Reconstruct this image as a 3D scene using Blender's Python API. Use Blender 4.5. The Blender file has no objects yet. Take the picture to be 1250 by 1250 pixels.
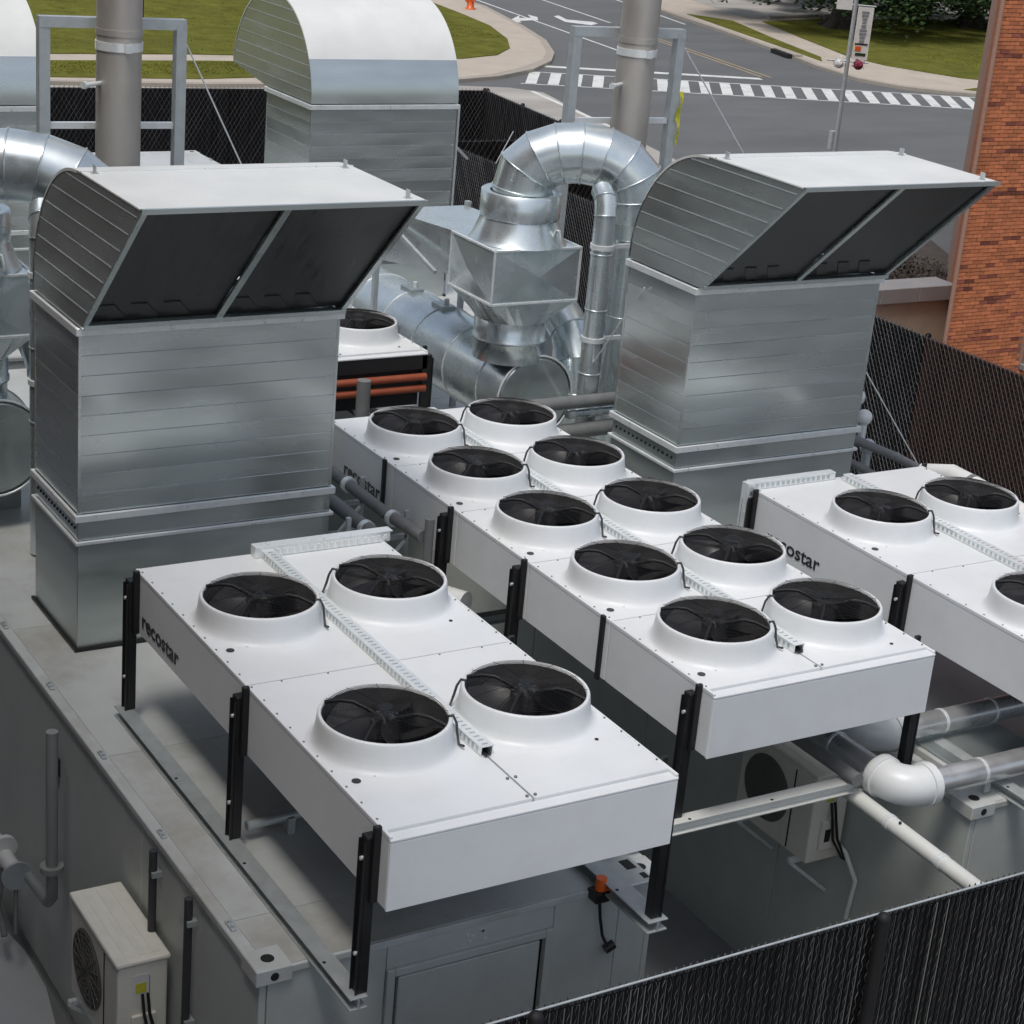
import bpy, bmesh, math, random
from mathutils import Vector, Matrix
random.seed(7)
scene = bpy.context.scene
COL = scene.collection
R = math.radians
PI = math.pi

# ------------------------------------------------------------------ camera
cam_d = bpy.data.cameras.new('camera'); cam = bpy.data.objects.new('camera', cam_d); COL.objects.link(cam)
YAW, PITCH, ROLL, FPX = 2.578165, 0.359555, 0.090827, 2330.807
f = Vector((math.cos(YAW)*math.cos(PITCH), math.sin(YAW)*math.cos(PITCH), -math.sin(PITCH)))
r = Vector((math.sin(YAW), -math.cos(YAW), 0)); u = r.cross(f)
rr = math.cos(ROLL)*r + math.sin(ROLL)*u; uu = -math.sin(ROLL)*r + math.cos(ROLL)*u
cam.matrix_world = Matrix(((rr.x, uu.x, -f.x, 14.998), (rr.y, uu.y, -f.y, -8.311), (rr.z, uu.z, -f.z, 9.936), (0, 0, 0, 1)))
cam_d.sensor_width = 36; cam_d.lens = FPX/1250*36; cam_d.clip_start = 0.1; cam_d.clip_end = 2000
scene.camera = cam

# ------------------------------------------------------------------ sky, sun, exposure
SUN_EL, SUN_AZ = R(68), R(-54)          # azimuth measured from +x towards +y
world = bpy.data.worlds.new('World'); scene.world = world; world.use_nodes = True
wn = world.node_tree; bg = wn.nodes['Background']
sky = wn.nodes.new('ShaderNodeTexSky'); sky.sky_type = 'NISHITA'; sky.sun_disc = False
sky.sun_elevation = SUN_EL; sky.sun_rotation = PI/2 - SUN_AZ
sky.air_density = 1.0; sky.dust_density = 3.0; sky.ozone_density = 1.0
hs = wn.nodes.new('ShaderNodeHueSaturation'); hs.inputs['Saturation'].default_value = .6      # pale, hazy overcast sky
wn.links.new(sky.outputs[0], hs.inputs['Color']); wn.links.new(hs.outputs[0], bg.inputs[0]); bg.inputs[1].default_value = 0.142
sd = bpy.data.lights.new('sun', 'SUN'); sd.energy = 1.5; sd.angle = R(16); sd.color = (1, .96, .9)
sun = bpy.data.objects.new('sun', sd); COL.objects.link(sun)
sdir = Vector((math.cos(SUN_EL)*math.cos(SUN_AZ), math.cos(SUN_EL)*math.sin(SUN_AZ), math.sin(SUN_EL)))
sun.rotation_euler = sdir.to_track_quat('Z', 'Y').to_euler()
vs = scene.view_settings
vs.view_transform = 'Standard'; vs.look = 'None'; vs.gamma = 1; vs.exposure = 0.04; vs.use_curve_mapping = False

# ------------------------------------------------------------------ materials
def mat(name, base, rough=.6, metal=0., var=.12, scale=6., stretch=(1, 1, 1), bump=0., bscale=40., rvar=.08, dirt=None, dscale=1.3, damt=.5, island=0., det=6, spec=None, bdet=4):
    m = bpy.data.materials.new(name); m.use_nodes = True
    nt = m.node_tree; N = nt.nodes; L = nt.links; b = N['Principled BSDF']
    b.inputs['Metallic'].default_value = metal
    if spec is not None: b.inputs['Specular IOR Level'].default_value = spec
    tc = N.new('ShaderNodeTexCoord'); mp = N.new('ShaderNodeMapping'); mp.inputs['Scale'].default_value = stretch
    oi = N.new('ShaderNodeObjectInfo'); va = N.new('ShaderNodeVectorMath'); va.operation = 'MULTIPLY_ADD'
    va.inputs[1].default_value = (0, 0, 0); va.inputs[2].default_value = (0, 0, 0)
    cx = N.new('ShaderNodeCombineXYZ')
    mu = N.new('ShaderNodeMath'); mu.operation = 'MULTIPLY'; mu.inputs[1].default_value = 37.
    L.new(oi.outputs['Random'], mu.inputs[0])
    for i in range(3): L.new(mu.outputs[0], cx.inputs[i])
    ad = N.new('ShaderNodeVectorMath'); ad.operation = 'ADD'
    L.new(tc.outputs['Object'], ad.inputs[0]); L.new(cx.outputs[0], ad.inputs[1]); L.new(ad.outputs[0], mp.inputs[0])
    N.remove(va)
    ns = N.new('ShaderNodeTexNoise'); ns.inputs['Scale'].default_value = scale; ns.inputs['Detail'].default_value = det; ns.inputs['Roughness'].default_value = .65
    L.new(mp.outputs[0], ns.inputs['Vector'])
    mr = N.new('ShaderNodeMapRange'); mr.inputs[1].default_value = .25; mr.inputs[2].default_value = .75
    mr.inputs[3].default_value = 1-var; mr.inputs[4].default_value = 1+var; L.new(ns.outputs[0], mr.inputs[0])
    sc = N.new('ShaderNodeVectorMath'); sc.operation = 'SCALE'; sc.inputs[0].default_value = base[:3]; L.new(mr.outputs[0], sc.inputs['Scale'])
    col = sc.outputs[0]
    if island:
        ge = N.new('ShaderNodeNewGeometry'); a2 = N.new('ShaderNodeMath'); a2.operation = 'ADD'
        L.new(ge.outputs['Random Per Island'], a2.inputs[0]); L.new(oi.outputs['Random'], a2.inputs[1])
        fr = N.new('ShaderNodeMath'); fr.operation = 'FRACT'; L.new(a2.outputs[0], fr.inputs[0])
        m3 = N.new('ShaderNodeMapRange'); m3.inputs[3].default_value = 1-island; m3.inputs[4].default_value = 1+island; L.new(fr.outputs[0], m3.inputs[0])
        s2 = N.new('ShaderNodeVectorMath'); s2.operation = 'SCALE'; L.new(col, s2.inputs[0]); L.new(m3.outputs[0], s2.inputs['Scale']); col = s2.outputs[0]
    if dirt:
        n2 = N.new('ShaderNodeTexNoise'); n2.inputs['Scale'].default_value = dscale; n2.inputs['Detail'].default_value = min(8, det+2); n2.inputs['Roughness'].default_value = .7
        L.new(mp.outputs[0], n2.inputs['Vector'])
        m2 = N.new('ShaderNodeMapRange'); m2.inputs[1].default_value = .25 if metal > .5 else .48; m2.inputs[2].default_value = .85 if metal > .5 else .75; m2.inputs[3].default_value = 0; m2.inputs[4].default_value = damt
        L.new(n2.outputs[0], m2.inputs[0])
        mx = N.new('ShaderNodeMix'); mx.data_type = 'RGBA'; L.new(m2.outputs[0], mx.inputs[0]); L.new(col, mx.inputs[6]); mx.inputs[7].default_value = (*dirt, 1)
        col = mx.outputs[2]
    L.new(col, b.inputs['Base Color'])
    rm = N.new('ShaderNodeMapRange'); rm.inputs[1].default_value = .3; rm.inputs[2].default_value = .7
    rm.inputs[3].default_value = max(.03, rough-rvar); rm.inputs[4].default_value = min(1, rough+rvar); L.new(ns.outputs[0], rm.inputs[0])
    L.new(rm.outputs[0], b.inputs['Roughness'])
    if bump:
        nb = N.new('ShaderNodeTexNoise'); nb.inputs['Scale'].default_value = bscale; nb.inputs['Detail'].default_value = bdet
        L.new(mp.outputs[0], nb.inputs['Vector'])
        bp = N.new('ShaderNodeBump'); bp.inputs['Strength'].default_value = bump; bp.inputs['Distance'].default_value = .02
        L.new(nb.outputs[0], bp.inputs['Height']); L.new(bp.outputs[0], b.inputs['Normal'])
    return m

M = {}
M['white'] = mat('white_paint', (.74, .76, .77), .38, var=.03, scale=3, dirt=(.52, .51, .48), dscale=1.1, damt=.26, bump=.03, bscale=2.5)
M['pale_beam'] = mat('pale_beam_paint', (.62, .63, .60), .45, var=.08, dirt=(.42, .41, .37), dscale=3, damt=.5)
M['conduit'] = mat('dark_conduit', (.045, .047, .05), .5)
M['riser'] = mat('dark_grey_pipe_paint', (.26, .275, .27), .5, var=.1)
M['grille'] = mat('shaded_plastic_grille', (.16, .155, .14), .6, var=.1)
M['offwhite'] = mat('plastic_white', (.74, .75, .73), .4, var=.04, dirt=(.5, .48, .42), dscale=5, damt=.3)
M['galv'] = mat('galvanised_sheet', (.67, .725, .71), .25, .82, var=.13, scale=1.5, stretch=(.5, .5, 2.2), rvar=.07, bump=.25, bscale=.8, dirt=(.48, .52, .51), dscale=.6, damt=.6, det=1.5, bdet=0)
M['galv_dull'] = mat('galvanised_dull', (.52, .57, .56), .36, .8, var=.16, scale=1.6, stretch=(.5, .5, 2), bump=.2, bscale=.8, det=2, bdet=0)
M['galv_trim'] = mat('galvanised_trim', (.82, .85, .85), .33, .35, var=.08, scale=9)
M['galv_top'] = mat('skylit_zinc_top', (.80, .81, .78), .45, .15, var=.05, scale=2, dirt=(.66, .67, .64), dscale=1.2, damt=.5)  # same galvanised sheet as the sides, overcast skylight painted in as a paler base
M['duct'] = mat('bright_duct_sheet', (.72, .79, .80), .27, .8, var=.1, scale=3, bump=.16, bscale=1.6, rvar=.06, dirt=(.55, .60, .61), dscale=2, damt=.4, det=2, bdet=1)
M['steel_paint'] = mat('galvanised_steel_bar', (.52, .56, .57), .5, .5, var=.14, scale=8)
M['stack'] = mat('stainless_stack', (.55, .52, .48), .5, .6, var=.12, scale=2.2, stretch=(1, 1, .6), dirt=(.3, .27, .24), dscale=2, damt=.5)
M['black'] = mat('black_powder_coat', (.012, .012, .013), .42, var=.2)
M['fanblack'] = mat('black_fan_plastic', (.018, .017, .019), .42, var=.25, scale=12)
M['hub'] = mat('grey_motor_hub', (.055, .055, .058), .25, .3, var=.5, scale=14)
M['wire'] = mat('black_wire_guard', (.006, .006, .007), .6)
M['dark'] = mat('dark_interior', (.012, .012, .012), .8)
M['well'] = mat('dark_grey_fan_well', (.095, .093, .095), .5, var=.2)
M['screen'] = mat('dark_screen', (.06, .06, .06), .34, .5, var=.35, scale=2.5, stretch=(1, 6, 1))
M['stripe_dark'] = mat('dark_reflection_stripe', (.06, .058, .055), .4, .5, var=.3)  # tone of the reflection stripes painted into the hood openings
M['container'] = mat('grey_container_paint', (.50, .53, .505), .45, var=.06, scale=4, dirt=(.36, .38, .355), dscale=1.4, damt=.45, bump=.04, bscale=2)
M['roof'] = mat('grey_roof_paint', (.52, .54, .53), .38, var=.08, scale=3, dirt=(.30, .27, .22), dscale=.9, damt=.8)
M['rail'] = mat('galvanised_beam', (.44, .47, .47), .5, .35, var=.15, scale=8)
M['beige'] = mat('beige_plastic', (.80, .78, .69), .45, var=.05, dirt=(.36, .34, .28), dscale=3, damt=.35)
M['foam'] = mat('grey_pipe_foam', (.17, .175, .175), .75, var=.2, bump=.2, bscale=30)
M['pvc'] = mat('white_pvc', (.70, .72, .72), .35, var=.05, dirt=(.5, .5, .48), dscale=6, damt=.4)
M['cladding'] = mat('aluminium_cladding', (.68, .69, .70), .33, .7, var=.12, scale=4, bump=.1, bscale=5, det=2, bdet=1)
M['red_pipe'] = mat('red_header_pipe', (.30, .07, .03), .45, var=.2)
M['orange'] = mat('orange_plastic', (.75, .13, .02), .35)
M['yellow'] = mat('yellow_tape', (.62, .60, .05), .5)
M['label_white'] = mat('label_white', (.75, .75, .72), .5)
M['label_blue'] = mat('label_blue', (.12, .10, .38), .5)
M['ink'] = mat('black_ink', (.03, .03, .033), .4)
M['slat'] = mat('black_fence_slat', (.004, .0042, .005), .5, var=.4, scale=5, island=.5, spec=.25)
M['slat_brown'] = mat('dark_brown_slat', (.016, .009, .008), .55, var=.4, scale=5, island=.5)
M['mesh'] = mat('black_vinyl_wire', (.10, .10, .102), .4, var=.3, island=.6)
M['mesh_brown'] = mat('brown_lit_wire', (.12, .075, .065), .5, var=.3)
M['fabric'] = mat('black_screen_fabric', (.006, .006, .0065), .8, var=.4, scale=3)
M['fence_black'] = mat('black_fence_post', (.006, .006, .0065), .65)
M['asphalt'] = mat('asphalt', (.122, .125, .126), .85, var=.2, scale=.5, stretch=(1, .35, 1), dirt=(.082, .085, .087), dscale=.16, damt=.75, bump=.15, bscale=25)
M['concrete'] = mat('concrete_pad', (.20, .21, .215), .8, var=.12, scale=1.4, dirt=(.12, .12, .12), dscale=.8, damt=.4)
M['pale_concrete'] = mat('pale_concrete', (.46, .48, .485), .8, var=.1, scale=1.2, dirt=(.33, .34, .34), dscale=.7, damt=.5)
M['pavement'] = mat('pale_pavement', (.46, .40, .33), .85, var=.1, scale=1.0, dirt=(.30, .27, .22), dscale=.6, damt=.5)
M['kerb'] = mat('kerb_concrete', (.36, .32, .27), .85, var=.12, scale=2)
M['gravel'] = mat('pale_gravel', (.36, .34, .31), .9, var=.3, scale=.7, stretch=(1, .2, 1))
M['grass'] = mat('lawn', (.125, .128, .03), 1., spec=0., var=.35, scale=1.2, dirt=(.085, .092, .026), dscale=.25, damt=.9)
M['blade'] = mat('grass_blade', (.14, .15, .022), 1., spec=0., var=.3, island=.4)
M['paint'] = mat('road_paint', (.66, .67, .64), .7, var=.15, scale=3, dirt=(.35, .35, .34), dscale=2, damt=.6)
M['yellow_paint'] = mat('yellow_road_paint', (.38, .30, .17), .7, var=.2, scale=2)
M['mulch'] = mat('mulch', (.06, .048, .04), .95, var=.5, scale=5, bump=.6, bscale=8)
M['brick'] = mat('orange_red_brick', (.60, .20, .085), .85, var=.18, scale=9, island=.22, bump=.25, bscale=60)
M['brick_dark'] = mat('dark_brick', (.30, .09, .055), .8, var=.3, scale=9, island=.4, bump=.25, bscale=60)
M['nb_brick'] = mat('brown_brick_wall', (.10, .045, .03), .85, var=.3, scale=4)
M['mortar'] = mat('mortar', (.42, .24, .17), .9, var=.12, scale=12)
M['stone'] = mat('pale_stone', (.44, .39, .31), .8, var=.1, scale=3)
M['stonecap'] = mat('grey_stone_cap', (.27, .27, .28), .75, var=.1, scale=3)
M['glass'] = mat('window_glass', (.05, .06, .055), .08, .0, var=.1)
M['frame'] = mat('grey_window_frame', (.25, .26, .27), .5)
M['bark'] = mat('bark', (.035, .028, .022), .95, var=.4, scale=5, bump=.8, bscale=12)
M['leaf'] = mat('leaf', (.035, .07, .018), .55, var=.3, scale=2, island=.55)
M['leaf_dry'] = mat('shrub_twig', (.06, .05, .042), .9, var=.4, island=.5)
M['wall_pale'] = mat('pale_render', (.42, .39, .34), .8, var=.06)
M['maroon'] = mat('maroon_cloth', (.25, .03, .07), .7)
M['post_red'] = mat('dark_red_post', (.07, .015, .012), .6)

# ------------------------------------------------------------------ mesh helpers
class MB:
    def __init__(s): s.v = []; s.f = []; s.sm = []
    def add(s, vs, fs, smooth=False):
        o = len(s.v); s.v += [tuple(p) for p in vs]
        for q in fs: s.f.append(tuple(o+i for i in q)); s.sm.append(smooth)
        return s
    def box(s, x0, x1, y0, y1, z0, z1, b=0.):
        if b <= 0:
            return s.add([(x0,y0,z0),(x1,y0,z0),(x1,y1,z0),(x0,y1,z0),(x0,y0,z1),(x1,y0,z1),(x1,y1,z1),(x0,y1,z1)],
                         [(0,3,2,1),(4,5,6,7),(0,1,5,4),(1,2,6,5),(2,3,7,6),(3,0,4,7)])
        bm = bmesh.new(); bmesh.ops.create_cube(bm, size=1)
        for v in bm.verts: v.co = Vector(((x0+x1)/2+v.co.x*(x1-x0), (y0+y1)/2+v.co.y*(y1-y0), (z0+z1)/2+v.co.z*(z1-z0)))
        bmesh.ops.bevel(bm, geom=bm.edges[:], offset=b, segments=2 if b > .008 else 1, affect='EDGES', profile=.5)
        bm.verts.index_update()
        s.add([v.co for v in bm.verts], [[v.index for v in fc.verts] for fc in bm.faces]); bm.free(); return s
    def obox(s, p0, p1, w, h, up=(0, 0, 1)):
        # box along p0->p1, width w (sideways) and height h
        p0 = Vector(p0); p1 = Vector(p1); d = (p1-p0).normalized(); upv = Vector(up)
        if abs(d.dot(upv)) > .98: upv = Vector((1, 0, 0))
        sd_ = d.cross(upv).normalized(); u_ = sd_.cross(d)
        c = []
        for p in (p0, p1):
            for a, b in ((-1,-1),(1,-1),(1,1),(-1,1)): c.append(p+sd_*(a*w/2)+u_*(b*h/2))
        return s.add(c, [(0,3,2,1),(4,5,6,7),(0,1,5,4),(1,2,6,5),(2,3,7,6),(3,0,4,7)])
    def cyl(s, p0, p1, r0, r1=None, n=16, caps=True, smooth=True):
        r1 = r0 if r1 is None else r1
        p0 = Vector(p0); p1 = Vector(p1); d = (p1-p0).normalized()
        a = Vector((0, 0, 1)) if abs(d.z) < .9 else Vector((1, 0, 0))
        x = d.cross(a).normalized(); y = d.cross(x)
        vs_ = []
        for p, q in ((p0, r0), (p1, r1)):
            for i in range(n):
                t = 2*PI*i/n; vs_.append(p+(x*math.cos(t)+y*math.sin(t))*q)
        s.add(vs_, [(i, (i+1) % n, n+(i+1) % n, n+i) for i in range(n)], smooth)
        if caps:
            s.add(vs_[:n], [tuple(range(n))[::-1]]); s.add(vs_[n:], [tuple(range(n))])
        return s
    def tube(s, pts, rad, n=8, caps=True, smooth=True):
        pts = [Vector(p) for p in pts]; m = len(pts); rings = []
        t0 = (pts[1]-pts[0]).normalized()
        a = Vector((0, 0, 1)) if abs(t0.z) < .9 else Vector((1, 0, 0))
        x = t0.cross(a).normalized()
        for i in range(m):
            tin = (pts[i]-pts[i-1]).normalized() if i else (pts[1]-pts[0]).normalized()
            tout = (pts[i+1]-pts[i]).normalized() if i < m-1 else tin
            t = (tin+tout).normalized(); x = (x-t*x.dot(t)).normalized(); y = t.cross(x)
            q = rad[i] if isinstance(rad, (list, tuple)) else rad
            rings += [pts[i]+(x*math.cos(2*PI*k/n)+y*math.sin(2*PI*k/n))*q for k in range(n)]
        fs = []
        for i in range(m-1):
            for k in range(n): fs.append((i*n+k, i*n+(k+1) % n, (i+1)*n+(k+1) % n, (i+1)*n+k))
        s.add(rings, fs, smooth)
        if caps: s.add(rings[:n], [tuple(range(n))[::-1]]); s.add(rings[-n:], [tuple(range(n))])
        return s
    def lathe(s, prof, c=(0, 0, 0), n=48, smooth=True):
        vs_ = []; fs = []
        for (q, z) in prof:
            for k in range(n): vs_.append((c[0]+q*math.cos(2*PI*k/n), c[1]+q*math.sin(2*PI*k/n), c[2]+z))
        for i in range(len(prof)-1):
            for k in range(n): fs.append((i*n+k, i*n+(k+1) % n, (i+1)*n+(k+1) % n, (i+1)*n+k))
        return s.add(vs_, fs, smooth)
    def disc(s, c, q, n=24, flip=False):
        p = [(c[0]+q*math.cos(2*PI*k/n), c[1]+q*math.sin(2*PI*k/n), c[2]) for k in range(n)]
        return s.add(p, [tuple(range(n))[::-1] if flip else tuple(range(n))])
    def prism_y(s, poly, y0, y1):
        # polygon in x,z extruded along y
        n = len(poly); vs_ = [(x, y0, z) for x, z in poly]+[(x, y1, z) for x, z in poly]
        return s.add(vs_, [tuple(range(n)), tuple(range(n, 2*n))[::-1]]+[(i, i+n, (i+1) % n+n, (i+1) % n) for i in range(n)])
    def prism_z(s, poly, z0, z1):
        n = len(poly); vs_ = [(x, y, z0) for x, y in poly]+[(x, y, z1) for x, y in poly]
        return s.add(vs_, [tuple(range(n))[::-1], tuple(range(n, 2*n))]+[(i, (i+1) % n, (i+1) % n+n, i+n) for i in range(n)])
    def mesh(s, name, m):
        me = bpy.data.meshes.new(name); me.from_pydata(s.v, [], s.f)
        me.polygons.foreach_set('use_smooth', s.sm); me.materials.append(m); 
        bm = bmesh.new(); bm.from_mesh(me)
        if len(bm.faces) < 20000: bmesh.ops.recalc_face_normals(bm, faces=bm.faces[:])
        bm.to_mesh(me); bm.free(); me.update()
        return me

def link(name, data, parent=None, loc=(0, 0, 0), rot=(0, 0, 0)):
    o = bpy.data.objects.new(name, data); COL.objects.link(o); o.location = loc; o.rotation_euler = rot
    if parent: o.parent = parent
    return o
def obj(name, mb, m, parent=None, loc=(0, 0, 0), rot=(0, 0, 0), label=None, stuff=False):
    o = link(name, mb.mesh(name, M[m]), parent, loc, rot)
    if label: o['label'] = label
    if stuff: o['kind'] = 'stuff'
    return o
def thing(name, label, cat, loc=(0, 0, 0), rz=0, group=None):
    o = link(name, None, None, loc, (0, 0, rz)); o.empty_display_size = .2
    return tag(o, label, cat, group)
def tag(o, label, cat, group=None):
    o['label'] = label; o['category'] = cat
    if group: o['group'] = group
    return o
def struct(name, mb, m):
    o = obj(name, mb, m); o['kind'] = 'structure'; return o
def dup(root, loc, rz=None, label=None, group=None):
    def cp(o, par):
        c = o.copy(); COL.objects.link(c); c.parent = par
        for ch in o.children: cp(ch, c)
        return c
    c = cp(root, None); c.location = loc
    if rz is not None: c.rotation_euler = (0, 0, rz)
    if label: c['label'] = label
    if group: c['group'] = group
    return c
def jit(a): return random.uniform(-a, a)
def text_mesh(txt, size, m, depth=.002):
    cu = bpy.data.curves.new('lettering', 'FONT'); cu.body = txt; cu.size = size; cu.extrude = depth; cu.align_x = 'LEFT'; cu.offset = .0015
    o = bpy.data.objects.new('tmp', cu); COL.objects.link(o)
    dg = bpy.context.evaluated_depsgraph_get(); me = bpy.data.meshes.new_from_object(o.evaluated_get(dg))
    bpy.data.objects.remove(o); me.materials.clear(); me.materials.append(M[m]); me.name = 'lettering'
    return me

# ------------------------------------------------------------------ ground, roads, lawns
def sheet(poly, z): 
    mb = MB(); mb.add([(x, y, z) for x, y in poly], [tuple(range(len(poly)))]); return mb
struct('ground', sheet([(-700, -700), (700, -700), (700, 700), (-700, 700)], 0), 'asphalt')
struct('yard_pad', sheet([(-27, -14), (9.5, -14), (9.5, 11.1), (-20, 11.1), (-20, 15.3), (-27, 15.8)], .004), 'concrete')
# lawn left of the junction with its pavements
def slab(name, poly, m, top, bottom=-.05): return struct(name, MB().prism_z(poly, bottom, top), m)
left_outer = [(-46.0, -60), (-45.1, 9.6), (-44.5, 16), (-44.6, 21), (-45.2, 25), (-46.4, 28.2), (-48.1, 30.7), (-50.2, 32.8), (-52.4, 34.3), (-56, 36.1), (-60.4, 37.6), (-67.4, 39.6), (-120, 44), (-160, 44), (-160, -60)]
left_in = [(-46.3, -60), (-45.4, 9.6), (-44.8, 16), (-44.9, 21), (-45.5, 25), (-46.7, 28.0), (-48.4, 30.4), (-50.4, 32.5), (-52.55, 34.0), (-56.1, 35.8), (-60.5, 37.3), (-67.5, 39.3), (-120, 43.6), (-159, 43.6), (-159, -60)]
slab('left_kerb', left_outer, 'kerb', .13)
slab('left_pavement', left_in, 'pavement', .135)
slab('left_verge', [(-46.8, -60), (-45.8, 9.6), (-45.4, 16), (-46.2, 21), (-47.9, 25.2), (-49.0, 26), (-49.3, 18), (-49.0, 9), (-49.0, -60)], 'grass', .16)
lawn_l = [(-50.3, -60), (-50.5, 9), (-50.8, 18), (-50.3, 26), (-50.4, 28.9), (-51.4, 31), (-53.3, 32.7), (-55.9, 34.1), (-60, 35.6), (-64.2, 36.4), (-75, 38), (-110, 40), (-150, 40), (-150, -60)]
slab('left_lawn', lawn_l, 'grass', .17)
# far corner with pavement, verge, lawn
far_outer = [(-110, 62), (-66.7, 49.9), (-60.3, 48.6), (-53.8, 47), (-49.5, 45.7), (-46.2, 45.2), (-44.3, 45.8), (-43.0, 47.2), (-41.8, 49.5), (-39.5, 60), (-37, 120), (-150, 120)]
far_in = [(-110, 62.3), (-66.6, 50.2), (-60.2, 48.9), (-53.7, 47.3), (-49.6, 46.0), (-46.4, 45.5), (-44.6, 46.1), (-43.35, 47.4), (-42.15, 49.6), (-39.9, 60), (-37.4, 119), (-149, 119)]
slab('far_kerb', far_outer, 'kerb', .13)
slab('far_pavement', far_in, 'pavement', .135)
slab('far_verge', [(-66, 50.6), (-60.2, 49.2), (-53.8, 47.7), (-50.6, 46.9), (-51.8, 47.8), (-57.5, 49.6), (-63.7, 51.8)], 'grass', .16)
slab('far_kerb_verge', [(-43.3, 48.4), (-42.6, 49.8), (-40.3, 60), (-38, 100), (-39, 100), (-41.6, 60), (-43.9, 50)], 'grass', .16)
slab('far_lawn', [(-63.6, 53.6), (-58, 51.6), (-52, 49.6), (-49.5, 49.6), (-46.2, 51), (-44.5, 53.5), (-43, 60), (-40, 100), (-66, 110), (-66.5, 72), (-65, 58)], 'grass', .17)
struct('far_driveway', sheet([(-64.5, 53.5), (-66.6, 58), (-68, 72), (-68, 110), (-140, 118), (-140, 64), (-75, 56)], .142), 'gravel')
slab('far_driveway_kerb', [(-65.1, 55), (-67.1, 62), (-68.2, 72), (-67.5, 110), (-67.2, 110), (-67.9, 72), (-66.8, 62), (-64.8, 55)], 'kerb', .25)
# apron between fence and road
struct('gravel_strip', sheet([(-46, 21), (-44.6, 27.6), (-43.6, 28.4), (-36.6, 26.9), (-30, 25.5), (-26, 16.3), (-27.5, 15.9), (-27.6, 0), (-44, 0)], .006), 'gravel')
apr = [(-14, -7.5), (9.4, -7.5), (9.4, -4.3), (5.6, -4.22), (3.4, -4.3), (2.4, -4.18), (1.5, -4.03), (.9, -4.03), (.2, -4.15), (-2, -4.2), (-14, -4.2)]
struct('concrete_strip', MB().prism_z(apr, -.02, .09), 'pale_concrete')
# crosswalk and lane markings
def markings():
    a0 = Vector((-48.2, 30.6)); a1 = Vector((-42.2, 48.2)); n = 22
    d = (a1-a0)/n; off = Vector((2.75, -1.85))
    for i in range(n):
        p = a0+d*i; q = [p, p+d*.5, p+d*.5+off, p+off]
        obj('crosswalk_stripe', MB().add([(v.x, v.y, .008) for v in q], [(0, 1, 2, 3)]), 'paint', bpy.data.objects['ground'])
    def line(name, p0, p1, w, m='paint', z=.008):
        p0 = Vector(p0); p1 = Vector(p1); t = (p1-p0).normalized(); nn = Vector((-t.y, t.x))*w/2
        obj(name, MB().add([(*(p0-nn), z), (*(p1-nn), z), (*(p1+nn), z), (*(p0+nn), z)], [(0, 1, 2, 3)]), m, bpy.data.objects['ground'])
    line('stop_line', (-49.6, 31.9), (-46.7, 40.6), .5)
    line('crosswalk_edge_line', (-48.3, 30.4), (-42.2, 48.3), .14)
    line('crosswalk_edge_line', (-45.5, 28.6), (-39.4, 46.5), .14)
    line('lane_line', (-52, 38.2), (-72, 41.2), .14)
    line('lane_line', (-47.2, 41.0), (-62, 43.6), .12, 'yellow_paint')
    line('lane_line', (-47.0, 41.35), (-62, 43.95), .12, 'yellow_paint')
    line('lane_line', (-63, 44.0), (-100, 50), .14)
    line('lane_line', (-63, 48.4), (-100, 57), .14)
    line('kerb_edge_line', (-43.9, 28.1), (-36.4, 26.9), .2)
    # lane arrows: turn arrow and straight arrow
    def arrow(c, rz, pts):
        o = obj('lane_arrow', MB().add([(x, y, 0) for x, y in pts], [tuple(range(len(pts)))]), 'paint', bpy.data.objects['ground'], (c[0], c[1], .009), (0, 0, rz))
    arrow((0, 0), 0, [(-62.84, 38.20), (-65.02, 40.11), (-64.11, 39.57), (-64.20, 40.26), (-65.40, 40.79), (-65.68, 40.78), (-64.56, 40.84), (-63.36, 40.16), (-63.31, 39.72), (-62.93, 38.87), (-62.37, 38.67)])
    arrow((0, 0), 0, [(-65.01, 42.03), (-65.36, 42.53), (-63.89, 42.08), (-63.19, 43.13), (-62.63, 43.05), (-62.00, 42.27), (-62.98, 41.42)])
markings()
# storm drain inlet in the far kerb
dr = thing('storm_drain', 'black storm drain mouth in the kerb of the far corner', 'storm drain', (-53.1, 46.6, 0), R(-14))
obj('inlet_mouth', MB().box(-.9, .9, -.12, .12, .02, .19, .01), 'dark', dr)
obj('inlet_slab', MB().box(-1.1, 1.1, .12, .55, .13, .22, .02), 'kerb', dr)

# grass blades, sparse tufts on the lawns
def tufts(name, polys, n, hmax):
    mb = MB()
    for (x0, x1, y0, y1) in polys:
        for i in range(n):
            x = random.uniform(x0, x1); y = random.uniform(y0, y1); a = random.random()*PI; w = .02; h = random.uniform(.3, 1)*hmax
            dx = math.cos(a)*w; dy = math.sin(a)*w
            mb.add([(x-dx, y-dy, .165), (x+dx, y+dy, .165), (x+jit(.05), y+jit(.05), .17+h)], [(0, 1, 2)])
    o = obj(name, mb, 'blade'); o['kind'] = 'stuff'; tag(o, 'short green grass of the lawns along the street', 'grass')
tufts('grass', [(-68, -50.9, -2, 26), (-66, -56, 26, 34.2), (-48.9, -46.3, 0, 22), (-64, -53, 54, 75), (-53, -45.5, 54, 64)], 6000, .045)

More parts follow.
